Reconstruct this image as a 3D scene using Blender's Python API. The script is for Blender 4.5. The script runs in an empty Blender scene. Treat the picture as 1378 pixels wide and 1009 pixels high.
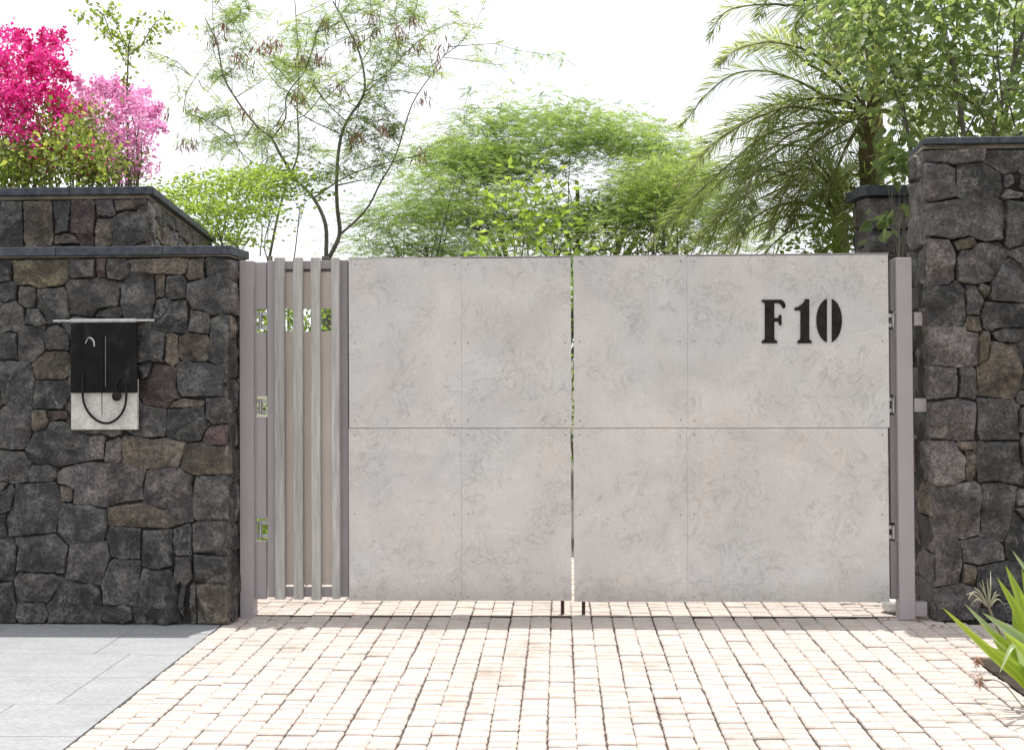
import bpy, math, random
import numpy as np
from mathutils import Vector, Matrix, noise
random.seed(7); RNG = np.random.default_rng(11)
S = bpy.context.scene
COL = S.collection
R = math.radians

# ------------------------------------------------------------------ camera
FPX, CX, CY = 1600.0, 689.0, 457.0          # focal length and principal point on a 1378 x 1009 frame
H, D = 1.6, 7.36
YAW, PITCH, ROLL = math.atan(64/1600), math.atan(25/1600), 0.0055
fwd = Vector((-math.sin(YAW)*math.cos(PITCH), math.cos(YAW)*math.cos(PITCH), math.sin(PITCH)))
r0 = Vector((math.cos(YAW), math.sin(YAW), 0)); u0 = r0.cross(fwd)
rgt = r0*math.cos(ROLL) - u0*math.sin(ROLL); upv = u0*math.cos(ROLL) + r0*math.sin(ROLL)
CAM = Vector((0, -D, H))
cd = bpy.data.cameras.new('camera'); cam = bpy.data.objects.new('camera', cd); COL.objects.link(cam)
m3 = Matrix((rgt, upv, -fwd)).transposed()
cam.matrix_world = Matrix.Translation(CAM) @ m3.to_4x4()
cd.sensor_width = 36; cd.lens = FPX/1378*36; cd.shift_y = (CY-504.5)/1378; cd.clip_end = 2000; cd.clip_start = .05
S.camera = cam

# ------------------------------------------------------------------ light
SUN = Vector((.17, .30, 2.24)).normalized()
EL = math.asin(SUN.z); AZ = math.atan2(SUN.x, SUN.y)
w = bpy.data.worlds.new('World'); S.world = w; w.use_nodes = True
nt = w.node_tree; nt.nodes.clear()
sky = nt.nodes.new('ShaderNodeTexSky'); sky.sky_type = 'NISHITA'; sky.sun_disc = False
sky.sun_elevation = EL; sky.sun_rotation = AZ; sky.dust_density = 4.0; sky.air_density = 1.0
bg = nt.nodes.new('ShaderNodeBackground'); bg.inputs['Strength'].default_value = .14
tc = nt.nodes.new('ShaderNodeTexCoord'); cn = nt.nodes.new('ShaderNodeTexNoise')
cn.inputs['Scale'].default_value = 3.2; cn.inputs['Detail'].default_value = 5; cn.inputs['Roughness'].default_value = .5
mp = nt.nodes.new('ShaderNodeMapping'); mp.inputs['Scale'].default_value = (1, 1, 2.6); mp.inputs['Location'].default_value = (3.1, .4, 1.2)
cr = nt.nodes.new('ShaderNodeValToRGB'); cr.color_ramp.elements[0].position = .38; cr.color_ramp.elements[1].position = .6
cr.color_ramp.elements[0].color = (.62, .62, .62, 1); cr.color_ramp.elements[1].color = (.97, .97, .97, 1)
mx = nt.nodes.new('ShaderNodeMix'); mx.data_type = 'RGBA'
mx.inputs[7].default_value = (6.3, 6.35, 6.5, 1)
ow = nt.nodes.new('ShaderNodeOutputWorld'); L = nt.links.new
L(tc.outputs['Generated'], mp.inputs[0]); L(mp.outputs[0], cn.inputs['Vector']); L(cn.outputs[0], cr.inputs[0]); L(cr.outputs[0], mx.inputs[0])
L(sky.outputs[0], mx.inputs[6]); L(mx.outputs[2], bg.inputs[0]); L(bg.outputs[0], ow.inputs[0])
sd = bpy.data.lights.new('sun', 'SUN'); sd.energy = 3.5; sd.angle = R(.53); sd.color = (1, .955, .9)
so = bpy.data.objects.new('sun', sd); COL.objects.link(so); so.rotation_euler = (-SUN).to_track_quat('-Z', 'Y').to_euler()
so.location = (0, 0, 12)
S.view_settings.view_transform = 'Standard'; S.view_settings.look = 'None'; S.view_settings.gamma = 1
S.view_settings.use_curve_mapping = False; S.view_settings.exposure = .66
S.cycles.max_bounces = 8; S.cycles.transparent_max_bounces = 8

# ------------------------------------------------------------------ helpers
def P(u, v, Y):
    """world point seen at photo pixel (u, v) on the vertical plane y = Y"""
    d = fwd + rgt*((u-CX)/FPX) - upv*((v-CY)/FPX)
    return CAM + d*((Y+D)/d.y)
def G(u, v, z=0):
    d = fwd + rgt*((u-CX)/FPX) - upv*((v-CY)/FPX)
    return CAM + d*((z-H)/d.z)
def proj(p):
    d = Vector(p)-CAM; z = d.dot(fwd)
    return CX+FPX*d.dot(rgt)/z, CY-FPX*d.dot(upv)/z, z
WL = {}
def tag(o, label=None, cat=None, group=None, kind=None):
    if label: o['label'] = label
    if cat: o['category'] = cat
    if group: o['group'] = group
    if kind: o['kind'] = kind
    return o
def thing(name, loc, label, cat, group=None):
    o = bpy.data.objects.new(name, None); COL.objects.link(o); o.location = loc; o.empty_display_size = .1
    WL[o.name] = Vector(loc); return tag(o, label, cat, group)
def link(name, me, org, parent=None):
    o = bpy.data.objects.new(name, me); COL.objects.link(o)
    WL[o.name] = Vector(org)
    if parent: o.parent = parent; o.location = Vector(org) - WL[parent.name]
    else: o.location = org
    return o
def add(name, V, F, mat, parent=None, smooth=False, org=None, bevel=0):
    V = [Vector(v) for v in V]
    if org is None:
        org = Vector([(min(v[i] for v in V)+max(v[i] for v in V))/2 for i in range(3)])
        if parent is None: org.z = min(v.z for v in V)
    me = bpy.data.meshes.new(name); me.from_pydata([v-org for v in V], [], F); me.materials.append(mat)
    me.validate()
    if smooth: me.polygons.foreach_set('use_smooth', [True]*len(me.polygons))
    o = link(name, me, org, parent)
    if bevel:
        b = o.modifiers.new('bevel', 'BEVEL'); b.width = bevel; b.segments = 2; b.limit_method = 'ANGLE'
    return o
def boxd(a, b):
    x0, y0, z0 = a; x1, y1, z1 = b
    V = [(x0,y0,z0),(x1,y0,z0),(x1,y1,z0),(x0,y1,z0),(x0,y0,z1),(x1,y0,z1),(x1,y1,z1),(x0,y1,z1)]
    return V, [(0,3,2,1),(4,5,6,7),(0,1,5,4),(1,2,6,5),(2,3,7,6),(3,0,4,7)]
def box(name, a, b, mat, parent=None, bevel=0):
    V, F = boxd(a, b); return add(name, V, F, mat, parent, bevel=bevel)
def ubox(name, u0, v0, u1, v1, y0, y1, mat, parent=None, bevel=0):
    """box whose front face (plane y0) covers the photo rectangle"""
    um, vm = (u0+u1)/2, (v0+v1)/2
    x0 = P(u0, vm, y0).x; x1 = P(u1, vm, y0).x; z1 = P(um, v0, y0).z; z0 = P(um, v1, y0).z
    return box(name, (x0, y0, z0), (x1, y1, z1), mat, parent, bevel)
def merge(lst):
    V, F = [], []
    for v, f in lst:
        k = len(V); V += list(v); F += [tuple(i+k for i in q) for q in f]
    return V, F
def tube(pts, rad, n=7, cap=True):
    pts = [Vector(p) for p in pts]; V, F = [], []
    if not hasattr(rad, '__len__'): rad = [rad]*len(pts)
    t = (pts[1]-pts[0]).normalized(); a = t.orthogonal().normalized()
    for i, p in enumerate(pts):
        if 0 < i < len(pts)-1: t = (pts[i+1]-pts[i-1]).normalized()
        elif i: t = (pts[i]-pts[i-1]).normalized()
        a = (a - t*a.dot(t)).normalized(); b = t.cross(a)
        for k in range(n):
            q = 2*math.pi*k/n; V.append(p + (a*math.cos(q)+b*math.sin(q))*rad[i])
    for i in range(len(pts)-1):
        for k in range(n):
            F.append((i*n+k, i*n+(k+1)%n, (i+1)*n+(k+1)%n, (i+1)*n+k))
    if cap: F += [tuple(range(n))[::-1], tuple(range(len(V)-n, len(V)))]
    return V, F
def spline(pts, n=6):
    pts = [Vector(p) for p in pts]; out = []
    q = [pts[0]*2-pts[1]] + pts + [pts[-1]*2-pts[-2]]
    for i in range(1, len(q)-2):
        a, b, c, d = q[i-1:i+3]
        for k in range(n):
            t = k/n
            out.append(.5*((2*b) + (c-a)*t + (2*a-5*b+4*c-d)*t*t + (3*b-a-3*c+d)*t**3))
    return out + [pts[-1]]
def quadmesh(name, Q, mat, parent=None, rnd=None, org=None, stuff=False):
    """Q: (n,k,3) polygons with k corners each"""
    n, k = Q.shape[:2]
    if org is None: org = Q.reshape(-1, 3).mean(0)
    org = Vector(org); V = (Q.reshape(-1, 3) - np.array(org)).astype(np.float32)
    me = bpy.data.meshes.new(name)
    me.vertices.add(n*k); me.vertices.foreach_set('co', V.ravel())
    me.loops.add(n*k); me.loops.foreach_set('vertex_index', np.arange(n*k, dtype=np.int32))
    me.polygons.add(n); me.polygons.foreach_set('loop_start', np.arange(0, n*k, k, dtype=np.int32))
    me.polygons.foreach_set('loop_total', np.full(n, k, dtype=np.int32))
    at = me.attributes.new('rnd', 'FLOAT', 'POINT')
    if rnd is None: rnd = RNG.random(n)
    at.data.foreach_set('value', np.repeat(rnd, k).astype(np.float32))
    me.materials.append(mat); me.update()
    o = link(name, me, org, parent)
    if stuff: o['kind'] = 'stuff'
    return o
def nrm(a): return a/np.maximum(np.linalg.norm(a, axis=-1, keepdims=True), 1e-9)
def rdir(n, zb=0.0, zs=1.0):
    a = RNG.normal(size=(n, 3)); a[:, 2] = a[:, 2]*zs + zb; return nrm(a)

# ------------------------------------------------------------------ materials
def mat_new(name):
    m = bpy.data.materials.new(name); m.use_nodes = True; t = m.node_tree
    return m, t, t.nodes['Principled BSDF']
def ramp(t, stops):
    r = t.nodes.new('ShaderNodeValToRGB'); e = r.color_ramp.elements
    while len(e) < len(stops): e.new(.5)
    for i, (p, c) in enumerate(stops): e[i].position = p; e[i].color = (*c, 1)
    return r
def noisen(t, scale, detail=4, rough=.55, dist=0, vec=None, mscale=None, off=True):
    n = t.nodes.new('ShaderNodeTexNoise'); n.inputs['Scale'].default_value = scale; n.inputs['Detail'].default_value = detail
    n.inputs['Roughness'].default_value = rough; n.inputs['Distortion'].default_value = dist
    if vec is None:
        g = t.nodes.new('ShaderNodeNewGeometry'); vec = g.outputs['Position']
    if off:
        oi = t.nodes.new('ShaderNodeObjectInfo'); ml = t.nodes.new('ShaderNodeMath'); ml.operation = 'MULTIPLY'; ml.inputs[1].default_value = 37
        t.links.new(oi.outputs['Random'], ml.inputs[0]); va = t.nodes.new('ShaderNodeVectorMath'); va.operation = 'ADD'
        t.links.new(vec, va.inputs[0]); t.links.new(ml.outputs[0], va.inputs[1]); vec = va.outputs[0]
    if mscale:
        mm = t.nodes.new('ShaderNodeMapping'); mm.inputs['Scale'].default_value = mscale; t.links.new(vec, mm.inputs[0]); vec = mm.outputs[0]
    t.links.new(vec, n.inputs['Vector']); return n
def mixc(t, fac, a, b, mode='MIX'):
    m = t.nodes.new('ShaderNodeMix'); m.data_type = 'RGBA'; m.blend_type = mode
    for s, v in ((0, fac), (6, a), (7, b)):
        if isinstance(v, (int, float)): m.inputs[s].default_value = v
        elif isinstance(v, tuple): m.inputs[s].default_value = (*v, 1)
        else: t.links.new(v, m.inputs[s])
    return m.outputs[2]
def bump(t, p, src, strength, dist):
    b = t.nodes.new('ShaderNodeBump'); b.inputs['Strength'].default_value = strength; b.inputs['Distance'].default_value = dist
    t.links.new(src, b.inputs['Height'])
    if p.inputs['Normal'].is_linked: t.links.new(p.inputs['Normal'].links[0].from_socket, b.inputs['Normal'])
    t.links.new(b.outputs[0], p.inputs['Normal'])
def rubble(name, stops, patch=(.16, .145, .125)):
    m, t, p = mat_new(name)
    oi = t.nodes.new('ShaderNodeObjectInfo'); r = ramp(t, stops); t.links.new(oi.outputs['Random'], r.inputs[0])
    n1 = noisen(t, 9, 6, .65, .4); r1 = ramp(t, [(.45, (0,0,0)), (.6, (.85,.85,.85))]); t.links.new(n1.outputs[0], r1.inputs[0])
    c = mixc(t, r1.outputs[0], r.outputs[0], patch)
    n2 = noisen(t, 55, 5, .7, 0); r2 = ramp(t, [(.32, (.25,.25,.25)), (.68, (1.9,1.9,1.9))]); t.links.new(n2.outputs[0], r2.inputs[0])
    c = mixc(t, 1.0, c, r2.outputs[0], 'MULTIPLY')
    n4 = noisen(t, 120, 3, .6, 0); r4 = ramp(t, [(.66, (0,0,0)), (.74, (1,1,1))]); t.links.new(n4.outputs[0], r4.inputs[0])
    c = mixc(t, r4.outputs[0], c, (.24, .225, .2))
    n5 = noisen(t, 7, 6, .6, 1.2); a5 = t.nodes.new('ShaderNodeMath'); a5.operation = 'SUBTRACT'; a5.inputs[1].default_value = .5; t.links.new(n5.outputs[0], a5.inputs[0])
    b5 = t.nodes.new('ShaderNodeMath'); b5.operation = 'ABSOLUTE'; t.links.new(a5.outputs[0], b5.inputs[0]); r5 = ramp(t, [(0, (1,1,1)), (.014, (0,0,0))]); t.links.new(b5.outputs[0], r5.inputs[0])
    n6 = noisen(t, 5, 3, .5); r6 = ramp(t, [(.5, (0,0,0)), (.6, (.75,.75,.75))]); t.links.new(n6.outputs[0], r6.inputs[0])
    f6 = mixc(t, 1.0, r5.outputs[0], r6.outputs[0], 'MULTIPLY'); c = mixc(t, f6, c, (.27, .26, .24))
    n7 = noisen(t, 4, 4, .6, .5); r7 = ramp(t, [(.36, (.42,.41,.4)), (.6, (1.2,1.2,1.2))]); t.links.new(n7.outputs[0], r7.inputs[0]); c = mixc(t, 1.0, c, r7.outputs[0], 'MULTIPLY')
    gp = t.nodes.new('ShaderNodeNewGeometry'); rp = ramp(t, [(.515, (0,0,0)), (.58, (.55,.55,.55))]); t.links.new(gp.outputs['Pointiness'], rp.inputs[0])
    n9 = noisen(t, 30, 4, .7); r9 = ramp(t, [(.42, (0,0,0)), (.6, (1,1,1))]); t.links.new(n9.outputs[0], r9.inputs[0]); f9 = mixc(t, 1.0, rp.outputs[0], r9.outputs[0], 'MULTIPLY')
    c = mixc(t, f9, c, (.2, .19, .175))
    t.links.new(c, p.inputs['Base Color']); p.inputs['Roughness'].default_value = .66
    bump(t, p, n1.outputs[0], .9, .03); bump(t, p, n2.outputs[0], .9, .012)
    return m
M = {}
M['basalt'] = rubble('dark_basalt', [(0, (.018,.018,.019)), (.35, (.03,.03,.029)), (.6, (.05,.045,.041)), (1, (.029,.03,.033))], (.105,.1,.093))
M['brown'] = rubble('brown_basalt', [(0, (.062,.05,.04)), (.5, (.085,.068,.052)), (1, (.07,.055,.044))], (.15,.12,.088))
M['maroon'] = rubble('maroon_basalt', [(0, (.05,.031,.031)), (1, (.064,.042,.041))], (.09,.06,.056))
M['purple'] = rubble('purple_grey_basalt', [(0, (.064,.056,.057)), (.5, (.085,.072,.07)), (1, (.06,.056,.056))], (.15,.13,.12))
M['mossy'] = rubble('lichen_stained_basalt', [(0, (.08,.066,.04)), (1, (.1,.085,.05))], (.16,.13,.08))
def simple(name, c1, c2, scale, rough=.6, b=.2, bd=.004, metal=0, detail=5, mscale=None, dist=0, fine=None):
    m, t, p = mat_new(name)
    n = noisen(t, scale, detail, .6, dist, mscale=mscale); r = ramp(t, [(.3, c1), (.7, c2)]); t.links.new(n.outputs[0], r.inputs[0])
    c = r.outputs[0]
    if fine:
        n2 = noisen(t, fine, 4, .7, 0, mscale=mscale); r2 = ramp(t, [(.3, (.72,.72,.72)), (.7, (1.15,1.15,1.15))]); t.links.new(n2.outputs[0], r2.inputs[0])
        c = mixc(t, 1.0, c, r2.outputs[0], 'MULTIPLY')
        if b: bump(t, p, n2.outputs[0], b, bd*.5)
    t.links.new(c, p.inputs['Base Color']); p.inputs['Roughness'].default_value = rough; p.inputs['Metallic'].default_value = metal
    if b: bump(t, p, n.outputs[0], b, bd)
    return m
M['mortar'] = simple('mortar', (.01,.009,.008), (.045,.038,.03), 14, .9, .8, .02, fine=60)
M['slate'] = simple('slate_coping', (.009,.015,.026), (.075,.082,.1), 18, .6, .5, .006, fine=50)
M['bed'] = simple('mortar_bed', (.15,.125,.1), (.3,.26,.21), 12, .9, .6, .01, fine=70)
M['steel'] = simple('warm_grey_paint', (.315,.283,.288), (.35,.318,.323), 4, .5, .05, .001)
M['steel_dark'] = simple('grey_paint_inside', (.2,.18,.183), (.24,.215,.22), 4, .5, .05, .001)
M['zinc'] = simple('galvanised_steel', (.32,.32,.32), (.5,.5,.5), 20, .35, .1, .001, metal=.8)
M['iron'] = simple('black_iron', (.009,.008,.008), (.03,.026,.023), 18, .75, .3, .002, fine=90)
M['iron'].node_tree.nodes['Principled BSDF'].inputs['Specular IOR Level'].default_value = .15
M['rust'] = simple('rusty_bolt_steel', (.035,.02,.018), (.09,.05,.04), 30, .6, .2, .002, metal=.3)
M['wood'] = simple('weathered_wood', (.29,.28,.26), (.5,.485,.455), 9, .75, .5, .004, mscale=(1,1,.07), detail=6, fine=60)
M['board'] = simple('beige_backing_sheet', (.56,.49,.43), (.64,.56,.5), 3, .6, .1, .002)
M['screw'] = simple('dull_screw_head', (.2,.17,.15), (.34,.3,.27), 50, .5, .1, .001, metal=.4)
M['slab'] = simple('pale_grey_paving', (.255,.263,.272), (.31,.32,.328), 3, .85, .35, .004, detail=8, fine=35, mscale=(1,2.5,1))
M['sand'] = simple('joint_sand', (.06,.05,.045), (.17,.14,.125), 30, .95, .6, .01, fine=120)
M['soil'] = simple('dark_soil', (.02,.015,.011), (.06,.045,.03), 12, .95, .9, .03, fine=50)
M['ground'] = simple('dry_ground', (.16,.14,.1), (.09,.11,.05), 1.2, .95, .6, .03, fine=25)
M['pipe'] = simple('brushed_steel_pipe', (.35,.35,.35), (.55,.54,.52), 30, .3, .1, .001, metal=.9)
M['plate'] = simple('pale_marble_plate', (.46,.44,.4), (.62,.6,.55), 9, .5, .2, .002, fine=60)
M['whitebag'] = simple('white_plastic_pipe', (.55,.54,.5), (.8,.8,.78), 12, .5, .3, .006)
M['bark'] = simple('grey_bark', (.085,.075,.06), (.21,.19,.16), 14, .9, .8, .01, fine=60, mscale=(1,1,.4))
M['palmbark'] = simple('palm_bark', (.12,.075,.045), (.26,.18,.12), 12, .9, .9, .02, fine=50)
M['stem'] = simple('green_brown_stem', (.09,.08,.04), (.2,.18,.1), 14, .8, .3, .004)
M['pod'] = simple('dry_seed_pod', (.2,.085,.055), (.38,.22,.15), 9, .7, .1, .002)

def sett_mat():
    m, t, p = mat_new('pinkish_stone_sett')
    g = t.nodes.new('ShaderNodeNewGeometry')
    n0 = noisen(t, 9, 1, .4, off=False); r = ramp(t, [(.25, (.44,.375,.335)), (.42, (.48,.42,.38)), (.52, (.45,.42,.395)), (.6, (.5,.445,.405)), (.75, (.47,.4,.36))]); t.links.new(n0.outputs[0], r.inputs[0])
    n1 = noisen(t, 1.6, 6, .68, off=False); r1 = ramp(t, [(.3, (.7,.66,.62)), (.45, (.95,.94,.93)), (.65, (1.05,1.03,1.02))]); t.links.new(n1.outputs[0], r1.inputs[0])
    c = mixc(t, 1.0, r.outputs[0], r1.outputs[0], 'MULTIPLY')
    n2 = noisen(t, 70, 5, .7, off=False); r2 = ramp(t, [(.28, (.78,.77,.76)), (.6, (1.06,1.06,1.06))]); t.links.new(n2.outputs[0], r2.inputs[0])
    c = mixc(t, 1.0, c, r2.outputs[0], 'MULTIPLY'); t.links.new(c, p.inputs['Base Color'])
    p.inputs['Roughness'].default_value = .85; bump(t, p, n2.outputs[0], .4, .006); return m
M['sett'] = sett_mat()
def concrete_mat():
    m, t, p = mat_new('trowelled_cement_panel')
    n1 = noisen(t, 2.2, 5, .6, .8, off=False); r1 = ramp(t, [(.3, (.46,.446,.432)), (.5, (.525,.508,.49)), (.7, (.585,.565,.545))]); t.links.new(n1.outputs[0], r1.inputs[0])
    n3 = noisen(t, 1.5, 4, .6, .4, off=False); r3 = ramp(t, [(.36, (1.025,.99,.955)), (.5, (1.0,.993,.985)), (.62, (.98,1.0,1.003))]); t.links.new(n3.outputs[0], r3.inputs[0])
    c = mixc(t, 1.0, r1.outputs[0], r3.outputs[0], 'MULTIPLY')
    # short curved trowel marks
    n2 = noisen(t, 5.5, 6, .66, 1.5); a = t.nodes.new('ShaderNodeMath'); a.operation = 'SUBTRACT'; a.inputs[1].default_value = .5; t.links.new(n2.outputs[0], a.inputs[0])
    b = t.nodes.new('ShaderNodeMath'); b.operation = 'ABSOLUTE'; t.links.new(a.outputs[0], b.inputs[0])
    r2 = ramp(t, [(0, (.7,.7,.7)), (.022, (1,1,1))]); t.links.new(b.outputs[0], r2.inputs[0])
    n5 = noisen(t, 3.5, 3, .5, 0); r5 = ramp(t, [(.42, (0,0,0)), (.56, (1,1,1))]); t.links.new(n5.outputs[0], r5.inputs[0])
    mk = mixc(t, r5.outputs[0], (1.,1.,1.), r2.outputs[0])
    c = mixc(t, .9, c, mk, 'MULTIPLY')
    n8 = noisen(t, 13, 5, .7, 1.0); r8 = ramp(t, [(.28, (.78,.78,.785)), (.42, (1,1,1)), (.6, (1,1,1)), (.74, (1.13,1.12,1.11))]); t.links.new(n8.outputs[0], r8.inputs[0]); c = mixc(t, 1.0, c, r8.outputs[0], 'MULTIPLY')
    gg = t.nodes.new('ShaderNodeNewGeometry'); sx = t.nodes.new('ShaderNodeSeparateXYZ'); t.links.new(gg.outputs['Position'], sx.inputs[0])
    n9 = noisen(t, 6, 5, .6, 0, mscale=(1, 1, .25), off=False); ad = t.nodes.new('ShaderNodeMath'); ad.operation = 'MULTIPLY_ADD'; ad.inputs[1].default_value = -.22; t.links.new(n9.outputs[0], ad.inputs[0]); t.links.new(sx.outputs[2], ad.inputs[2])
    r9 = ramp(t, [(0, (.8,.77,.74)), (.14, (1,1,1))]); t.links.new(ad.outputs[0], r9.inputs[0]); c = mixc(t, .8, c, r9.outputs[0], 'MULTIPLY')
    n4 = noisen(t, 60, 4, .65); r4 = ramp(t, [(.3, (.93,.93,.93)), (.7, (1.05,1.05,1.05))]); t.links.new(n4.outputs[0], r4.inputs[0])
    c = mixc(t, 1.0, c, r4.outputs[0], 'MULTIPLY')
    t.links.new(c, p.inputs['Base Color']); p.inputs['Roughness'].default_value = .6
    bump(t, p, n2.outputs[0], .18, .006); bump(t, p, n1.outputs[0], .2, .01); return m
M['cement'] = concrete_mat()
def glossy_dark():
    m, t, p = mat_new('dark_glazed_slate')
    n = noisen(t, 8, 4, .6, 1.2, mscale=(1,1,.35)); r = ramp(t, [(.4, (.006,.006,.006)), (.6, (.011,.011,.011)), (.8, (.05,.048,.046))]); t.links.new(n.outputs[0], r.inputs[0])
    t.links.new(r.outputs[0], p.inputs['Base Color']); p.inputs['Roughness'].default_value = .6; p.inputs['Specular IOR Level'].default_value = .12; return m
M['darkplate'] = glossy_dark()
def leafm(name, stops, trans=.5, rough=.45, tcol=2.3):
    m, t, p = mat_new(name)
    at = t.nodes.new('ShaderNodeAttribute'); at.attribute_name = 'rnd'; r = ramp(t, stops); t.links.new(at.outputs['Fac'], r.inputs[0])
    t.links.new(r.outputs[0], p.inputs['Base Color']); p.inputs['Roughness'].default_value = rough
    tr = t.nodes.new('ShaderNodeBsdfTranslucent'); c = mixc(t, 1.0, r.outputs[0], (tcol, tcol*1.02, tcol*.62), 'MULTIPLY'); t.links.new(c, tr.inputs[0])
    mx = t.nodes.new('ShaderNodeMixShader'); mx.inputs[0].default_value = trans
    t.links.new(p.outputs[0], mx.inputs[1]); t.links.new(tr.outputs[0], mx.inputs[2])
    t.links.new(mx.outputs[0], t.nodes['Material Output'].inputs[0]); return m
def petalm(name, stops):
    m, t, p = mat_new(name)
    at = t.nodes.new('ShaderNodeAttribute'); at.attribute_name = 'rnd'; r = ramp(t, stops); t.links.new(at.outputs['Fac'], r.inputs[0])
    t.links.new(r.outputs[0], p.inputs['Base Color']); p.inputs['Roughness'].default_value = .6
    tr = t.nodes.new('ShaderNodeBsdfTranslucent'); t.links.new(r.outputs[0], tr.inputs[0])
    mx = t.nodes.new('ShaderNodeMixShader'); mx.inputs[0].default_value = .5
    t.links.new(p.outputs[0], mx.inputs[1]); t.links.new(tr.outputs[0], mx.inputs[2])
    t.links.new(mx.outputs[0], t.nodes['Material Output'].inputs[0]); return m
M['feather'] = leafm('feathery_leaf', [(0, (.08,.12,.04)), (.5, (.13,.175,.06)), (1, (.2,.24,.09))], .6)
M['feather2'] = leafm('deep_feathery_leaf', [(0, (.06,.1,.037)), (.5, (.115,.165,.055)), (1, (.2,.24,.08))], .58)
M['lime'] = leafm('lime_leaf', [(0, (.1,.16,.03)), (.5, (.16,.22,.045)), (1, (.24,.29,.08))], .55)
M['heart'] = leafm('heart_leaf', [(0, (.075,.115,.05)), (.6, (.15,.195,.085)), (1, (.27,.3,.15))], .55, .33)
M['palm'] = leafm('palm_leaflet', [(0, (.1,.13,.05)), (.6, (.18,.21,.085)), (1, (.3,.32,.17))], .6, .4)
M['shrub'] = leafm('shrub_leaf', [(0, (.08,.14,.03)), (1, (.18,.25,.05))], .5)
M['lily'] = leafm('strap_leaf', [(0, (.1,.18,.025)), (1, (.28,.36,.05))], .5, .35)
M['lilypale'] = leafm('pale_strap_leaf', [(0, (.2,.27,.15)), (1, (.26,.33,.18))], .4, .35)
M['boug'] = leafm('bougainvillea_leaf', [(0, (.09,.14,.035)), (.7, (.17,.22,.055)), (1, (.28,.27,.08))], .55)
M['magenta'] = petalm('magenta_bract', [(0, (.55,.01,.17)), (.55, (.78,.03,.3)), (1, (.88,.16,.48))])
M['pink'] = petalm('pink_bract', [(0, (.78,.2,.52)), (.5, (.88,.42,.7)), (1, (.92,.66,.82))])
M['petal'] = petalm('white_petal', [(0, (.5,.5,.38)), (1, (.65,.62,.5))])

# ------------------------------------------------------------------ ground
g = box('ground', (-300, -60, -1.0), (300, 600, -.06), M['ground']); tag(g, kind='structure')
XE = (G(207, 911).x + G(110, 990).x)/2        # edge between grey slabs and setts
sl = add('pavement', *boxd((-9, -9, -.059), (XE-.002, -.0, -.018)), M['sand']); tag(sl, kind='structure')
for i in range(9):                              # rows of grey slabs in front of the left wall
    y1 = -.0 - i*.47; x = XE-.004
    k = 0
    while x > -7.2:
        wd = random.choice((.62, .78, .92)) if k else random.choice((.3, .5, .7)); k += 1
        o = box('paving_slab', (x-wd+.004, y1-.466, -.05), (x, y1, random.uniform(-.001, .0005)), M['slab'], sl, bevel=.0015)
        x -= wd
dr = add('driveway', *boxd((XE, -9, -.059), (6.5, 9, -.02)), M['sand']); tag(dr, kind='structure')
# setts: each column runs away from the camera with its own joints
PW = 27/348*1.6
svar = []
def sett_shape(seed, w, l):
    rr = random.Random(seed); V, F = [], []
    hw, hl = w/2, l/2; ring = []
    base = [(-1,-1),(0,-1),(1,-1),(1,0),(1,1),(0,1),(-1,1),(-1,0)]
    j = [(rr.uniform(-.0022,.0014), rr.uniform(-.003,.003)) for _ in base]
    for zz, ins in ((-.045, 0), (-.006, .0), (0, .005)):
        for (a, b), (ja, jb) in zip(base, j):
            c = .82 if a and b and zz > -.04 else 1
            V.append((a*(hw-ins)*(.97 if a and b else 1)+ja, b*(hl-ins)*(.97 if a and b else 1)+jb, zz))
    V.append((0, 0, .002))
    for k in range(2):
        for i in range(8): F.append((k*8+i, k*8+(i+1)%8, k*8+8+(i+1)%8, k*8+8+i))
    for i in range(8): F.append((16+i, 16+(i+1)%8, 24))
    return V, F
bedx = XE + .004 + PW*round((G(1338, 900).x-XE)/PW); bedy = G(1378, 886).y; bedn = G(1378, 936).y
LENS = [.064, .072, .08, .088, .096]
for li, l in enumerate(LENS):
    for s in range(3): svar.append((l, sett_shape(li*7+s, PW-.0032, l-.008)))
setts = []
ncol = int((6.4-XE)/PW)
for c in range(ncol):
    xc = XE + .004 + PW*(c+.5); y = -4.4 + random.uniform(0, .09)
    drift = 0
    while y < 2.2:
        vi = min(14, int(random.triangular(0, 15, 7))); l = svar[vi][0]
        drift = .0022*math.sin(y*2.1 + c*2.8) + random.uniform(-.0015,.0015)
        yc = y + l/2
        inbed = xc > bedx and bedn+.02 < yc < bedy
        if not inbed and not (xc > P(1262, 830, -.05).x and yc > -.1 and yc < .9):
            setts.append((xc+drift, yc, random.uniform(-.0035, .0045) + (.004 if yc > .0 else 0), vi, random.uniform(-.02, .02)))
        y += l
    random.random()
def vis(s):
    u, v, z = proj((s[0], s[1], 0)); return -20 < u < 1398 and 826 < v < 1020, z
a = [s for s in setts if vis(s)[0]]; a.sort(key=lambda s: vis(s)[1]); near = a[:300]; nearset = set(id(s) for s in near)
sm = []
for l, (V, F) in svar:
    me = bpy.data.meshes.new('sett'); me.from_pydata(V, [], F); me.materials.append(M['sett']); sm.append(me)
for x, y, z, vi, rz in near:
    o = link('sett', sm[vi], (x, y, z), dr); o.rotation_euler = (random.uniform(-.012,.012), random.uniform(-.015,.015), rz)
V, F = [], []
for s in setts:
    if id(s) in nearset: continue
    x, y, z, vi, rz = s; k = len(V); c_, s_ = math.cos(rz), math.sin(rz); tx, ty = random.uniform(-.015,.015), random.uniform(-.015,.015)
    for p in svar[vi][1][0]: V.append((x+p[0]*c_-p[1]*s_, y+p[0]*s_+p[1]*c_, z+p[2]+p[0]*tx+p[1]*ty))
    F += [tuple(i+k for i in f) for f in svar[vi][1][1]]
o = add('sett', V, F, M['sett'], dr); o['kind'] = 'stuff'
tag(o, 'the setts further away')
del o['label']
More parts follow.
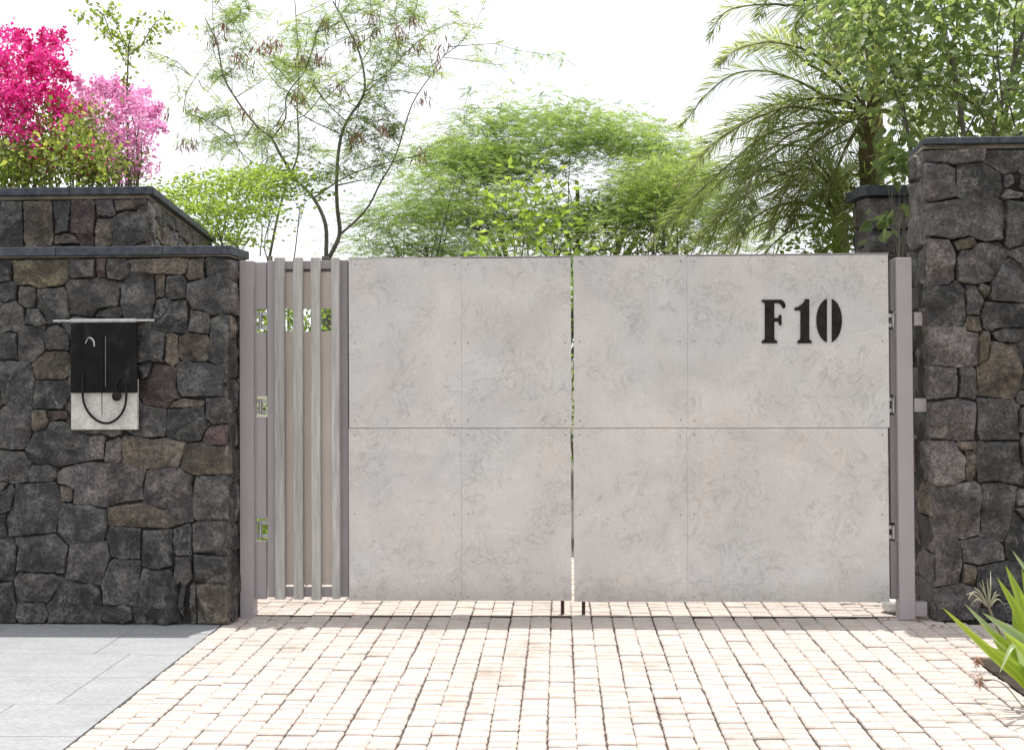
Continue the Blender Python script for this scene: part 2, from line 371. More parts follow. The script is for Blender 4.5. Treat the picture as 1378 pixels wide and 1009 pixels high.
bed = add('planting_bed', *boxd((bedx+.02, bedn-.02, -.055), (bedx+2.2, bedy+.04, -.009)), M['soil']); tag(bed, kind='structure')

# ------------------------------------------------------------------ rubble stones
def cells(seeds, inside, cap=1.55, gap=.004, pw=3.6, nseg=34, jit=.0035, seed=0):
    """radial outlines of rubble stones: seeds (s, z, half width, half height, kind)"""
    S_ = np.array([q[:4] for q in seeds], float); out = []
    rr = random.Random(seed)
    def dist(p):
        return ((np.abs(p[0]-S_[:,0])/S_[:,2])**pw + (np.abs(p[1]-S_[:,1])/S_[:,3])**pw)**(1/pw)
    for i, q in enumerate(seeds):
        poly = []; step = max(.004, min(q[2], q[3])/14)
        for k in range(nseg):
            an = 2*math.pi*(k+.5)/nseg; dx, dz = math.cos(an)*q[2], math.sin(an)*q[3]
            l = math.hypot(dx, dz); dx /= l; dz /= l; r = step
            while True:
                p = (q[0]+dx*r, q[1]+dz*r); d = dist(p)
                if d[i] > cap or not inside(*p): break
                e = d.copy(); e[i] = 9
                if e.min() < d[i]: break
                r += step
            r = max(r-gap-abs(rr.gauss(0, jit)), step*.7)
            poly.append((q[0]+dx*r, q[1]+dz*r))
        out.append((poly, q))
    return out
def angular(poly, eps):
    """keep only the strong corners of an outline, then put fine chipped points between them"""
    def rdp(p):
        if len(p) < 3: return p
        (x0, y0), (x1, y1) = p[0], p[-1]; l = math.hypot(x1-x0, y1-y0) or 1e-6
        d = [abs((x1-x0)*(y0-y)-(x0-x)*(y1-y0))/l for x, y in p]; k = max(range(len(p)), key=lambda i: d[i])
        return rdp(p[:k+1])[:-1]+rdp(p[k:]) if d[k] > eps else [p[0], p[-1]]
    n = len(poly); cx = sum(p[0] for p in poly)/n; cz = sum(p[1] for p in poly)/n
    a = max(range(n), key=lambda i: (poly[i][0]-cx)**2+(poly[i][1]-cz)**2); q = poly[a:]+poly[:a]
    b = max(range(n), key=lambda i: (q[i][0]-q[0][0])**2+(q[i][1]-q[0][1])**2)
    c = rdp(q[:b+1])[:-1]+rdp(q[b:]+[q[0]])[:-1]; out = []
    for i in range(len(c)):
        p0, p1 = c[i], c[(i+1) % len(c)]; l = math.hypot(p1[0]-p0[0], p1[1]-p0[1]); m = max(1, int(l/.018))
        for k in range(m):
            t = k/m; j = .0016 if k else 0
            out.append((p0[0]+(p1[0]-p0[0])*t+random.gauss(0, j), p0[1]+(p1[1]-p0[1])*t+random.gauss(0, j)))
    return out
def stone(poly, q, O, ex, n, parent, mats, proud=.025):
    """poly in (s, z) metres on a wall frame with origin O, horizontal axis ex and outward normal n"""
    poly = angular(poly, .0125)
    cx = sum(p[0] for p in poly)/len(poly); cz = sum(p[1] for p in poly)/len(poly); k = len(poly)
    rad = max(math.hypot(p[0]-cx, p[1]-cz) for p in poly)
    tilt = (random.uniform(-.09, .09), random.uniform(-.12, .09)); pr = proud*random.uniform(.6, 1.35); V, F = [], []
    cuts = []
    for _ in range(random.choice((2, 3, 4))):       # broken-off flanks
        an = random.uniform(0, 6.283); cuts.append((math.cos(an), math.sin(an), rad*random.uniform(.1, .6), random.uniform(.3, 1.0)))
    so_ = random.uniform(0, 50)
    rings = ((1.0, -.07), (1.0, .004), (.97, None), (.86, None), (.7, None), (.5, None), (.27, None))
    def height(a, b, edge=0):
        h = pr + a*tilt[0] + b*tilt[1]
        for ca, cb, r_, sl in cuts: h = min(h, pr + a*tilt[0] + b*tilt[1] - (a*ca+b*cb-r_)*sl)
        h += noise.noise(Vector((a*20+so_, b*20, so_)))*.006 + noise.noise(Vector((a*55+so_, b*55, so_)))*.0035
        return max(h - edge, .006)
    for sc, dp in rings:
        for (s, z) in poly:
            a, b = (s-cx)*sc, (z-cz)*sc
            h = dp if dp is not None else height(a, b, .006 if sc > .95 else 0)
            V.append(O + ex*(cx+a) + Vector((0,0,1))*(cz+b) + n*h)
    V.append(O + ex*cx + Vector((0,0,1))*cz + n*height(0, 0))
    for r in range(len(rings)-1):
        for i in range(k): F.append((r*k+i, r*k+(i+1)%k, (r+1)*k+(i+1)%k, (r+1)*k+i))
    b = (len(rings)-1)*k
    for i in range(k): F.append((b+i, b+(i+1)%k, len(V)-1))
    if ex.cross(Vector((0,0,1))).dot(n) < 0: F = [f[::-1] for f in F]
    m = mats.get(q[4] if len(q) > 4 else '', None) or random.choice(mats['*'])
    o = add('stone', V, F, m, parent, smooth=True); o.data.set_sharp_from_angle(angle=R(24)); return o
LM = {'*': [M['basalt']]*6+[M['brown'], M['purple']], 'g': M['basalt'], 'b': M['brown'], 'm': M['maroon'], 'p': M['purple'], 'y': M['mossy']}
RM = {'*': [M['basalt'], M['purple'], M['purple'], M['basalt'], M['brown']], 'g': M['basalt'], 'b': M['brown'], 'm': M['maroon'], 'p': M['purple'], 'y': M['mossy']}
def px_seeds(lst, Y):
    out = []
    for q in lst:
        c = P(q[0], q[1], Y); e = P(q[0]+q[2]/2, q[1]+q[3]/2, Y)
        out.append((c.x, c.z, abs(e.x-c.x)*1.03, abs(c.z-e.z)*1.03, q[4] if len(q) > 4 else ''))
    return out
def rnd_seeds(s0, s1, z0, z1, w=.24, h=.17, seed=1):
    rr = random.Random(seed); out = []; z = z0
    while z < z1-.02:
        hh = min(rr.uniform(.75, 1.3)*h, z1-z); s = s0 - rr.uniform(0, w*.5)
        if z1-(z+hh) < h*.4: hh = z1-z
        while s < s1:
            ww = rr.uniform(.5, 1.5)*w
            if s+ww*.5 > s0 and s + ww*.35 < s1: out.append((max(s+ww/2, s0+.03), z+hh/2+rr.uniform(-.02,.02), ww/2, hh/2*rr.uniform(.85,1.15), ''))
            s += ww
        z += hh
    return out
def face(seeds, inside, O, ex, n, parent, mats, seed=0, **kw):
    for poly, q in cells(seeds, inside, seed=seed, **{k: v for k, v in kw.items() if k != 'proud'}):
        stone(poly, q, O, ex, n, parent, mats, kw.get('proud', .025))
EX, EY, EZ = Vector((1,0,0)), Vector((0,1,0)), Vector((0,0,1))

# ---- low left wall in front
YL = -.22
LS = [(5,368,22,30),(53,368,68,30,'y'),(112,362,34,22,'g'),(136,362,14,22,'m'),(160,364,30,22,'g'),(215,358,72,18,'b'),(265,364,22,24,'b'),(298,361,40,20,'g'),
(125,400,65,44,'g'),(8,392,24,30,'g'),(36,398,20,26,'g'),(75,407,36,36,'g'),(148,420,38,14,'g'),(187,398,40,54,'g'),(216,384,14,28,'b'),(238,390,26,28,'g'),(288,400,62,44,'g'),
(232,425,44,42,'g'),(14,428,34,36,'g'),(46,428,24,20,'g'),(268,432,26,34,'g'),(262,466,38,30,'b'),(302,455,34,64,'g'),(12,465,24,35,'g'),(42,463,35,42,'g'),(78,458,32,26,'g'),
(120,450,50,40,'g'),(160,462,40,40,'g'),(204,460,38,42,'g'),(231,468,16,40,'b'),(22,518,45,52,'g'),(72,492,48,34,'b'),(70,530,48,36,'g'),(120,500,50,50,'g'),(162,510,36,50,'g'),(197,500,14,22,'g'),
(216,521,47,47,'m'),(268,512,60,36,'g'),(310,512,14,40,'g'),(250,543,40,12,'b'),(22,574,44,52,'g'),(54,568,24,30,'b'),(80,558,34,14,'m'),(120,556,60,50,'g'),(180,548,24,24,'g'),
(77,596,74,50,'g'),(132,600,20,34,'p'),(154,608,22,28,'p'),(203,566,40,38,'g'),(252,568,48,42,'g'),(292,552,28,28,'g'),(293,588,32,24,'m'),(206,610,80,34,'b'),(280,618,65,40,'b'),
(18,626,38,38,'g'),(58,636,30,20,'g'),(144,652,95,50,'p'),(226,665,64,62,'p'),(284,667,45,54,'g'),(8,672,24,36,'g'),(47,688,68,60,'g'),(92,664,18,20,'b'),(110,708,60,54,'g'),
(195,692,88,34,'b'),(168,728,42,44,'g'),(212,740,40,52,'g'),(246,727,23,38,'g'),(286,724,42,40,'g'),(60,747,68,54,'g'),(12,755,26,50,'g'),(4,706,12,30,'g'),(117,757,60,60,'g'),
(165,783,52,56,'g'),(246,767,24,36,'g'),(283,765,42,37,'g'),(212,798,56,66,'g'),(52,788,62,42,'g'),(10,808,22,54,'g'),(43,822,40,24,'g'),(100,806,66,54,'g'),(157,823,36,20,'g'),
(245,803,10,38,'g'),(279,808,48,46,'b'),(262,808,10,46,'g')]
ZT = P(160, 346, YL).z; XR = P(308, 600, YL).x; XL = P(0, 600, YL).x
wt = thing('stone_wall', ((XR-2)/1, YL, 0), 'dark rubble stone wall left of the gate carrying the hanging name plate', 'wall')
core = box('wall_core', (XL-2.6, YL+.012, -.3), (XR-.012, YL+.36, ZT-.001), M['mortar'], wt)
sd_ = px_seeds(LS, YL) + rnd_seeds(XL-2.6, XL-.06, 0, ZT, .22, .19, 5)
face(sd_, lambda s, z: s < XR and 0.005 < z < ZT-.006 and s > XL-2.6, Vector((0, YL, 0)), EX, -EY, wt, LM, 3, gap=.0022, proud=.03)
# quoin faces at the wall's end, turned to the gate
face(rnd_seeds(0, .36, 0, ZT, .3, .2, 8), lambda s, z: .0 < s < .36 and .005 < z < ZT-.006, Vector((XR-.012, YL, 0)), EY, EX, wt, LM, 4, gap=.006, proud=.025)
def coping(parent, pts_front, z0, z1, over, mat, slabs, name='coping_slab'): pass
zc0, zc1 = P(160, 343.5, YL-.03).z, P(160, 331.5, YL-.03).z
box('mortar_bed', (XL-2.6, YL+.004, ZT), (XR+.004, YL+.365, zc0), M['bed'], wt)
x = XR+.022
for wd in (.42, .66, .58, .75, .7, .8, .8):
    box('coping_slab', (x-wd+.003, YL-.035+random.uniform(-.004,.004), zc0+.001), (x, YL+.40, zc1+random.uniform(-.002,.002)), M['slate'], wt, bevel=.004); x -= wd

# ---- higher planter wall behind it, its side splayed away
YU = .22
ZU = P(100, 268, YU).z; XC = P(199, 300, YU).x
zu0, zu1 = P(100, 262.5, YU-.03).z, P(100, 252, YU-.03).z
cfar = None
for i in range(400):                           # far end of the splayed side: where the coping top is seen at (290, 320)
    Yf = YU + i*.02; q = P(290, 320, Yf)
    if q.z > zu1 - .002 and i > 0: pass
    if q.z >= zu1: cfar = q; break
E0 = Vector((XC, YU, 0)); E1 = Vector((cfar.x-.03, cfar.y, 0)); ed = (E1-E0).normalized(); en = Vector((ed.y, -ed.x, 0)); elen = (E1-E0).length
pl = thing('planter_wall', (XC-1.5, YU, 0), 'higher stone planter wall with grey slate coping under the bougainvilleas', 'wall')
V = [(XL-3, YU+.012, -.3), (XC-.01, YU+.012, -.3), (E1.x-.02, E1.y, -.3), (E1.x-.35, E1.y, -.3), (XC-.4, YU+.4, -.3), (XL-3, YU+.4, -.3)]
V += [(a_, b_, ZU) for a_, b_, c_ in V]
add('wall_core', V, [(0,1,2,3,4,5)[::-1], (6,7,8,9,10,11)] + [(i, (i+1)%6, 6+(i+1)%6, 6+i) for i in range(6)], M['mortar'], pl)
US = [(15,297,31,62),(52,297,35,62),(83,290,22,46,'g'),(92,322,30,14,'b'),(113,298,33,52,'m'),(143,280,28,24),(141,310,26,34),(173,276,48,20),(176,306,46,50),(-22,297,30,60)]
zl = P(100, 334, YU).z
face(px_seeds(US, YU) + [(s, z, a_, b_, k) for s, z, a_, b_, k in rnd_seeds(XL-3, XL-.3, zl-.25, ZU, .22, .2, 15)] + rnd_seeds(XL-.2, XC, zl-.42, zl-.0, .2, .2, 16),
     lambda s, z: s < XC and z < ZU-.004 and z > zl-.4, Vector((0, YU, 0)), EX, -EY, pl, {**LM, '*': [M['purple'], M['basalt'], M['purple'], M['brown']]}, 5, gap=.0035)
face(rnd_seeds(0, elen, 1.6, ZU, .2, .17, 19), lambda s, z: .0 < s < elen and z < ZU-.004, E0, ed, en, pl, {'*': [M['purple'], M['brown'], M['purple'], M['basalt']]}, 6, gap=.006)
# mortar bed + coping as mitred slabs
def slabpoly(name, base, z0, z1, mat, parent, bevel=0):
    V = [(a_, b_, z0) for a_, b_ in base] + [(a_, b_, z1) for a_, b_ in base]; n = len(base)
    return add(name, V, [tuple(range(n))[::-1], tuple(range(n, 2*n))] + [(i, (i+1)%n, n+(i+1)%n, n+i) for i in range(n)], mat, parent, bevel=bevel)
slabpoly('mortar_bed', [(XL-3, YU+.004), (XC+.002, YU+.004), (E1.x+.0, E1.y), (E1.x-.3, E1.y), (XC-.36, YU+.39), (XL-3, YU+.39)], ZU, zu0, M['bed'], pl)
c1 = (XC+.045, YU-.03)
x = XC+.045; xs = [x, x-.55, x-1.2, x-1.75, x-2.5, x-3.3, x-4.2]
for i in range(6):
    y2 = YU+.42
    xl_, xr_ = xs[i+1]+.003, xs[i]
    base = [(xl_, YU-.03), (xr_, YU-.03), (xr_ if i else xr_-.42, y2), (xl_, y2)]
    slabpoly('coping_slab', base, zu0+.001, zu1+random.uniform(-.002,.002), M['slate'], pl, .004)
p0 = Vector((XC+.046, YU-.027, 0)); ns = 6
for i in range(ns):
    a_ = p0 + ed*(elen*i/ns + (.004 if i else .004)); b_ = p0 + ed*(elen*(i+1)/ns-.004)
    inn = -en*.42; a2 = (a_+inn) if i else Vector((XC+.048-.42, YU+.422, 0)); b2 = b_+inn
    slabpoly('coping_slab', [(a_.x, a_.y), (b_.x, b_.y), (b2.x, b2.y), (a2.x, a2.y)], zu0+.001, zu1+random.uniform(-.003,.001), M['slate'], pl, .006)

# ---- right wall / pier
YR = -.07
RS = [(1287,210,72,20,'p'),(1355,216,56,34,'g'),(1262,246,46,48,'p'),(1316,246,60,46,'g'),(1356,243,14,18,'g'),(1380,246,22,30,'g'),(1362,262,30,12,'p'),(1300,296,104,50,'g'),(1372,303,40,64,'g'),
(1264,352,36,60,'p'),(1296,328,30,18,'y'),(1322,357,62,50,'p'),(1322,390,18,18,'b'),(1358,377,58,56,'g'),(1275,411,44,52,'g'),(1309,402,22,38,'g'),(1354,425,60,34,'g'),(1309,436,20,20,'b'),
(1283,467,66,46,'p'),(1350,498,58,72,'b'),(1362,452,44,20,'g'),(1322,470,14,40,'y'),(1266,515,46,40,'p'),(1300,516,24,40,'g'),(1283,564,56,52,'p'),(1345,565,60,54,'g'),(1376,535,20,24,'p'),
(1268,622,50,56,'p'),(1304,626,16,36,'b'),(1298,599,26,12,'b'),(1344,621,58,52,'g'),(1382,600,20,60,'g'),(1286,686,70,66,'p'),(1341,690,46,76,'g'),(1380,672,26,26,'p'),(1373,718,44,60,'g'),
(1271,753,42,66,'p'),(1321,740,56,32,'p'),(1303,772,20,26,'b'),(1349,783,62,48,'g'),(1286,815,66,50,'p'),(1347,828,56,40,'g'),(1330,812,16,20,'b')]
ZR = P(1310, 200, YR).z; xt = P(1241, 200, YR).x; xb = P(1258, 830, YR).x
def leftR(z): return xb + (xt-xb)*z/ZR
def rightwall(name, X0t, X0b, Y, depth, zt, label, seeds, length, su, mats, zlow=0, dx=0):
    t_ = thing(name, (X0b+.2, Y, 0), label, 'wall' if length > 1.2 else 'pier')
    V = [(X0b+.014, Y+.012, -.3), (X0b+length-.01, Y+.012, -.3), (X0b+length-.01, Y+depth, -.3), (X0b+.014, Y+depth, -.3),
         (X0t+.014, Y+.012, zt), (X0b+length-.01, Y+.012, zt), (X0b+length-.01, Y+depth, zt), (X0t+.014+dx, Y+depth, zt)]
    add('wall_core', V, [(0,3,2,1),(4,5,6,7),(0,1,5,4),(1,2,6,5),(2,3,7,6),(3,0,4,7)], M['mortar'], t_)
    lf = lambda z: X0b + (X0t-X0b)*z/zt
    face(seeds, lambda s, z: lf(z) < s < X0b+length and zlow+.004 < z < zt-.004, Vector((0, Y, 0)), EX, -EY, t_, mats, su, gap=.003, proud=.035)
    # return face towards the drive, stones follow the lean
    for poly, q in cells(rnd_seeds(0, depth, zlow, zt, .3, .19, su+30), lambda s, z: 0 < s < depth and zlow+.004 < z < zt-.004, gap=.006, seed=su):
        o = stone(poly, q, Vector((lf(q[1])+.012, Y, 0)), Vector((dx*q[1]/zt, depth, 0)).normalized(), Vector((-depth, dx*q[1]/zt, 0)).normalized(), t_, mats, .022)
    return t_
XRR = P(1378, 600, YR).x; DXR = .055
rw = rightwall('stone_wall', xt, xb, YR, .5, ZR, 'tall purplish grey rubble stone wall right of the gate', px_seeds(RS, YR) + rnd_seeds(XRR+.06, XRR+2.2, 0, ZR, .28, .24, 41), XRR+2.2-xb, 7, RM, dx=DXR)
zr0, zr1 = P(1310, 193.5, YR-.04).z, P(1310, 184, YR-.04).z
_V = [(xt+.005, YR+.003), (XRR+2.2, YR+.003), (XRR+2.2, YR+.49), (xt+.005+DXR, YR+.49)]; slabpoly('mortar_bed', _V, ZR, zr0, M['bed'], rw)
XK = P(1250, 190, YR-.04).x; x = XK
for i, wd in enumerate((.62, .7, .7, .7)):
    base = [(x, YR-.045), (x+wd-.004, YR-.045), (x+wd-.004, YR+.53), (x, YR+.53)]
    if i == 0:
        lx = P(1222, 213, YR+.45)
        base = [(XK, YR-.045), (x+wd-.004, YR-.045), (x+wd-.004, YR+.53), (P(1223, 206, YR+.53).x, YR+.53), (XK-.03, YR-.01)]
    slabpoly('coping_slab', base, zr0+.001, zr1+random.uniform(-.002,.002), M['slate'], rw, .006); x += wd
# pier further back
Y2 = 1.95
X2 = P(1166, 300, Y2).x; Z2 = P(1195, 264, Y2).z
PS = [(1198,288,70,40,'p'),(1240,288,30,44,'g'),(1185,326,50,30,'p'),(1222,326,30,34,'g'),(1190,365,56,42,'g'),(1230,368,30,44,'p')]
x2w = .62
rw2 = rightwall('stone_pier', X2, X2, Y2, .42, Z2, 'short stone pier with slate cap just behind the right gate post', px_seeds(PS, Y2)+rnd_seeds(X2, X2+x2w, 0, P(1190,388,Y2).z, .3, .25, 44), x2w, 9, RM)
zq0, zq1 = P(1195, 262, Y2).z, P(1195, 250, Y2).z
slabpoly('coping_slab', [(X2-.01, Y2-.045), (X2+x2w+.04, Y2-.045), (X2+x2w+.04, Y2+.46), (X2-.05, Y2+.46), (X2-.05, Y2+.02)], Z2+.001, zq1, M['slate'], rw2, .006)

# ------------------------------------------------------------------ gate
ZB = P(620, 808, 0).z
def hinge(u0, u1, v0, v1, y, parent):
    """small pin hinge: two leaves and a barrel"""
    um = (u0+u1)/2; a = P(um, v0+3, y+.01); b = P(um, v1-3, y+.01)
    V, F = merge([tube([a, b], .011, 10), boxd((P(u0,v0,y).x-.008, y+.012, P(um,v0+7,y).z-.004), (P(u1,v0,y).x+.008, y+.02, P(um,v0+4,y).z+.004)),
                  boxd((P(u0,v0,y).x-.008, y+.012, P(um,v1-4,y).z-.004), (P(u1,v0,y).x+.008, y+.02, P(um,v1-7,y).z+.004))])
    return add('hinge', V, F, M['zinc'], parent)
lp = thing('gate_post', G(332, 831), 'grey steel gate post against the left stone wall', 'post')
ubox('post_tube', 322.5, 351, 341, 834, -.045, .05, M['steel'], lp, bevel=.003)
for v0, v1 in ((353, 416), (447, 533), (561, 697), (728, 806)):
    ubox('infill_plate', 342, v0, 358.5, v1, .0, .035, M['steel'], lp, bevel=.002)
for v0, v1 in ((417, 446), (534, 560), (698, 727)): hinge(343, 358, v0, v1, -.005, lp)
ubox('post_flange', 313, 803, 322, 813, .0, .03, M['steel'], lp)
ubox('post_flange', 313, 470, 322, 480, .0, .03, M['steel'], lp)
# slatted side gate
sg = thing('slatted_side_gate', G(415, 826), 'narrow side gate with four weathered upright slats on a beige sheet', 'gate')
ubox('gate_stile', 360, 351, 370, 803, -.012, .04, M['steel'], sg, bevel=.003)
ubox('top_rail', 370.5, 351, 456, 362, .002, .035, M['steel'], sg, bevel=.002)
ubox('bottom_rail', 370.5, 790, 456, 803, .002, .035, M['steel'], sg, bevel=.002)
ubox('backing_sheet', 371, 366, 456, 415.5, .018, .024, M['board'], sg)
ubox('backing_sheet', 371, 446, 456, 786.5, .018, .024, M['board'], sg)
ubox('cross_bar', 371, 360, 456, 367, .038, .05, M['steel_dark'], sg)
for u0, u1, vb in ((369.5,382.5,806.5),(394.5,407,806.5),(418.5,431,807.5),(446,456.5,806)):
    ubox('slat', u0, 346.5, u1, vb, -.045, .000, M['wood'], sg, bevel=.003)
mpst = thing('gate_post', G(463, 829), 'slim grey steel upright between side gate and cement panels', 'post')
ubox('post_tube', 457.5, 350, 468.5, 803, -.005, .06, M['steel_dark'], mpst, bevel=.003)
# the two big leaves
def leaf(u0, u1, um, v0, v1, label, vt):
    t_ = thing('gate_leaf', P((u0+u1)/2, v1, 0), label, 'gate leaf')
    y0 = -.012
    for a_, b_ in ((u0, um-.09), (um+.09, u1)):
        ubox('panel', a_, v0, b_, 575.55, y0, y0+.012, M['cement'], t_, bevel=.0005)
        ubox('panel', a_, 576.3, b_, v1, y0, y0+.012, M['cement'], t_, bevel=.0005)
    xa, xb_ = P(u0, 575, 0).x+.004, P(u1, 575, 0).x-.004; z0, z1 = P(u0, v1, 0).z+.004, P(u0, v0, 0).z-.004
    for x0_, x1_ in ((xa, xa+.05), (xb_-.05, xb_), (P(um,500,0).x-.025, P(um,500,0).x+.025)):
        box('frame_upright', (x0_, .003, z0), (x1_, .053, z1), M['steel_dark'], t_)
    for zc in (z0+.025, P(um, 576, 0).z, z1-.025):
        for x0_, x1_ in ((xa+.052, P(um,500,0).x-.027), (P(um,500,0).x+.027, xb_-.052)):
            box('frame_rail', (x0_, .004, zc-.025), (x1_, .052, zc+.025), M['steel_dark'], t_)
    if vt: ubox('cap_strip', u0, v0-1.6, u1, v0-.3, y0-.001, .055, M['steel'], t_)
    sv, sf = tube([(0,.001,0),(0,-.0016,0)], .0055, 8); me = bpy.data.meshes.new('screw'); me.from_pydata([Vector(q) for q in sv], [], sf); me.materials.append(M['screw'])
    for uu in (u0+8, um-9.5, um+9, u1-8):
        for vv in (v0+8, (v0+575)/2, 566, 585.5, (v1+575)/2, v1-6):
            p = P(uu+random.uniform(-.7,.7), vv+random.uniform(-.7,.7), y0); link('screw', me, (p.x, y0, p.z), t_)
    # drop bolt near the meeting edge
    return t_
l1 = leaf(469.5, 768.6, 621, 347.3, 808, 'left gate leaf of four plain cement panels without lettering', True)
l2 = leaf(772.2, 1196, 925, 343.8, 809.5, 'wide right gate leaf of cement panels bearing the black F 10', True)
for l_, (ua, ub) in ((l1, (754.5, 759.5)), (l2, (782.5, 788))):
    um = (ua+ub)/2; a_ = P(um, 780, .07); b_ = P(um, 829.5, .07)
    add('drop_bolt', *tube([(a_.x, .066, a_.z), (b_.x, .066, .0)], .0115, 10), M['rust'], l_)
# stencilled characters, cut from black plate
def chars(poly_list, name, parent):
    out = []
    for poly in poly_list:
        pts = [P(980+x/3.362, 340+y/3.362, -.0125) for x, y in poly]
        n = len(pts); V = [(p.x, -.0135-.005, p.z) for p in pts] + [(p.x, -.0125, p.z) for p in pts]
        F = [tuple(range(n)), tuple(range(n, 2*n))[::-1]] + [(i, n+i, n+(i+1)%n, (i+1)%n) for i in range(n)]
        out.append((V, F))
    V, F = merge(out)
    o = add(name, V, F, M['iron'], parent)
    import bmesh
    b = bmesh.new(); b.from_mesh(o.data); bmesh.ops.recalc_face_normals(b, faces=b.faces); b.to_mesh(o.data); b.free(); return o
Fp = [[(152,213),(240,213),(252,222),(259,238),(257,250),(246,252),(238,236),(226,229),(208,229),(208,296),(226,296),(229,282),(240,281),(241,328),(230,328),(226,312),(208,312),(208,388),(212,396),(221,398),(221,410),(152,410),(152,398),(161,396),(165,388),(165,234),(161,226),(152,224)]]
Op = []
def arc(cx, cy, rx, ry, a0, a1, n=14): return [(cx+rx*math.cos(R(a0+(a1-a0)*i/n)), cy+ry*math.sin(R(a0+(a1-a0)*i/n))) for i in range(n+1)]
one = [[(299,250),(318,244),(338,228),(348,210),(366,210),(366,388),(368,395),(377,398),(377,410),(313,410),(313,398),(323,395),(326,388),(326,262),(300,262)]]
zl_ = [[(446,208)] + arc(458, 307, 60, 102, 258, 102)+[(446,405)]]
zr_ = [[(468,405)] + arc(452, 307, 61, 102, 78, -78)+[(468,208)]]
zl_ = [arc(456, 307, 58, 100, 260, 100)]; zr_ = [arc(456, 307, 58, 100, 78, -78)]
chars(Fp, 'letter', l2); chars(one, 'digit', l2); chars(zl_+zr_, 'digit', l2)
# right post
rp = thing('gate_post', G(1219, 836), 'grey steel gate post bracketed to the right stone wall', 'post')
xp0, xp1 = P(1208.5, 600, -.03).x, P(1229.5, 600, -.03).x
box('post_tube', (xp0, -.03, 0), (xp1, .06, P(1218, 346.5, -.03).z), M['steel'], rp, bevel=.003)
for v0, v1 in ((349, 418), (444, 531), (559, 703), (729, 806)):
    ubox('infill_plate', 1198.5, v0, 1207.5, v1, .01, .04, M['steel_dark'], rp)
for v0, v1 in ((419, 443), (532, 558), (704, 728)): hinge(1198, 1207, v0, v1, 0, rp)
for v0, v1, ue in ((420, 438, 1243), (536, 554, 1247), (810, 829, 1248)):
    ubox('wall_bracket', 1230.2, v0, ue, v1, -.02, .03, M['steel'], rp, bevel=.002)
# threshold channel on the drive
th = box('threshold_strip', (P(341,830,0).x, .012, -.02), (P(1206,832,0).x, .034, .006), M['rust']); tag(th, 'thin rusty steel threshold strip set across the drive below the gate', 'threshold')
# white pipe end lying under the right of the gate
a_ = G(1183, 822); pts = [(a_.x, .16, .052), (a_.x+.05, .15, .055), (a_.x+.13, .13, .056), (a_.x+.18, .13, .05)]
wp = add('plastic_bag', *tube(spline(pts, 4), [.02,.035,.043,.05,.052,.05,.053,.056,.05,.052,.05,.046,.03][:13], 10), M['whitebag'], smooth=True)
tag(wp, 'crumpled white plastic bag lying under the right end of the gate', 'bag')

# ------------------------------------------------------------------ name plate on the left wall
YN = YL-.075
npt = thing('name_plate', P(140, 578, YN), 'dark hanging plate over pale stone slab with an iron loop on the left wall', 'name plate')
a_, b_ = P(72, 432, YN), P(208, 431, YN)
add('pipe', *tube([a_, b_], .008, 18), M['pipe'], npt)
for u in (76, 204):
    q = P(u, 431.5, YN); add('wall_bracket', *tube([q, q+Vector((0, .09, 0))], .006, 8), M['pipe'], npt)
add('pipe_sleeve', *tube([P(95, 431.8, YN), P(184, 431.2, YN)], .0135, 22), M['pipe'], npt)
ubox('dark_plate', 95, 435, 184, 528.5, YN-.006, YN+.012, M['darkplate'], npt, bevel=.002)
ubox('stone_slab', 95.5, 510, 184.5, 578, YN+.014, YN+.045, M['plate'], npt, bevel=.003)
yw = YN-.012
loop = [P(u, v, yw) for u, v in ((112,500),(111,520),(112.5,540),(120,556),(133,567),(147,569),(160,561),(168,547),(170,530),(169,515),(163,508),(157,514),(156,524),(160,530))]
add('iron_loop', *tube(spline(loop, 5), .0075, 8), M['iron'], npt, smooth=True)
add('iron_rod', *tube([P(136.5, 452, yw), P(137, 500, yw), P(137.2, 562, yw)], [.0022,.0035,.002], 6), M['iron'], npt)
add('iron_rod', *tube([P(142, 452, yw), P(142, 520, yw)], [.002,.0015], 6), M['steel_dark'], npt)
import bmesh
def ball(name, c, r, mat, parent, sz=(1,1,1)):
    b = bmesh.new(); bmesh.ops.create_uvsphere(b, u_segments=14, v_segments=9, radius=r); me = bpy.data.meshes.new(name)
    for v in b.verts: v.co = Vector((v.co.x*sz[0], v.co.y*sz[1], v.co.z*sz[2]))
    b.to_mesh(me); b.free(); me.materials.append(mat); me.polygons.foreach_set('use_smooth', [True]*len(me.polygons)); return link(name, me, c, parent)
ball('iron_knob', P(157, 533, yw-.004), .03, M['iron'], npt, (1, .5, 1))
tr = [P(u, v, YN-.012) for u, v in ((115,462),(118,456),(122,455),(126,459),(127,466))]
add('iron_rod', *tube(spline(tr, 4), [.004]*5+[.006]*6+[.005]*6, 7), M['pipe'], npt)

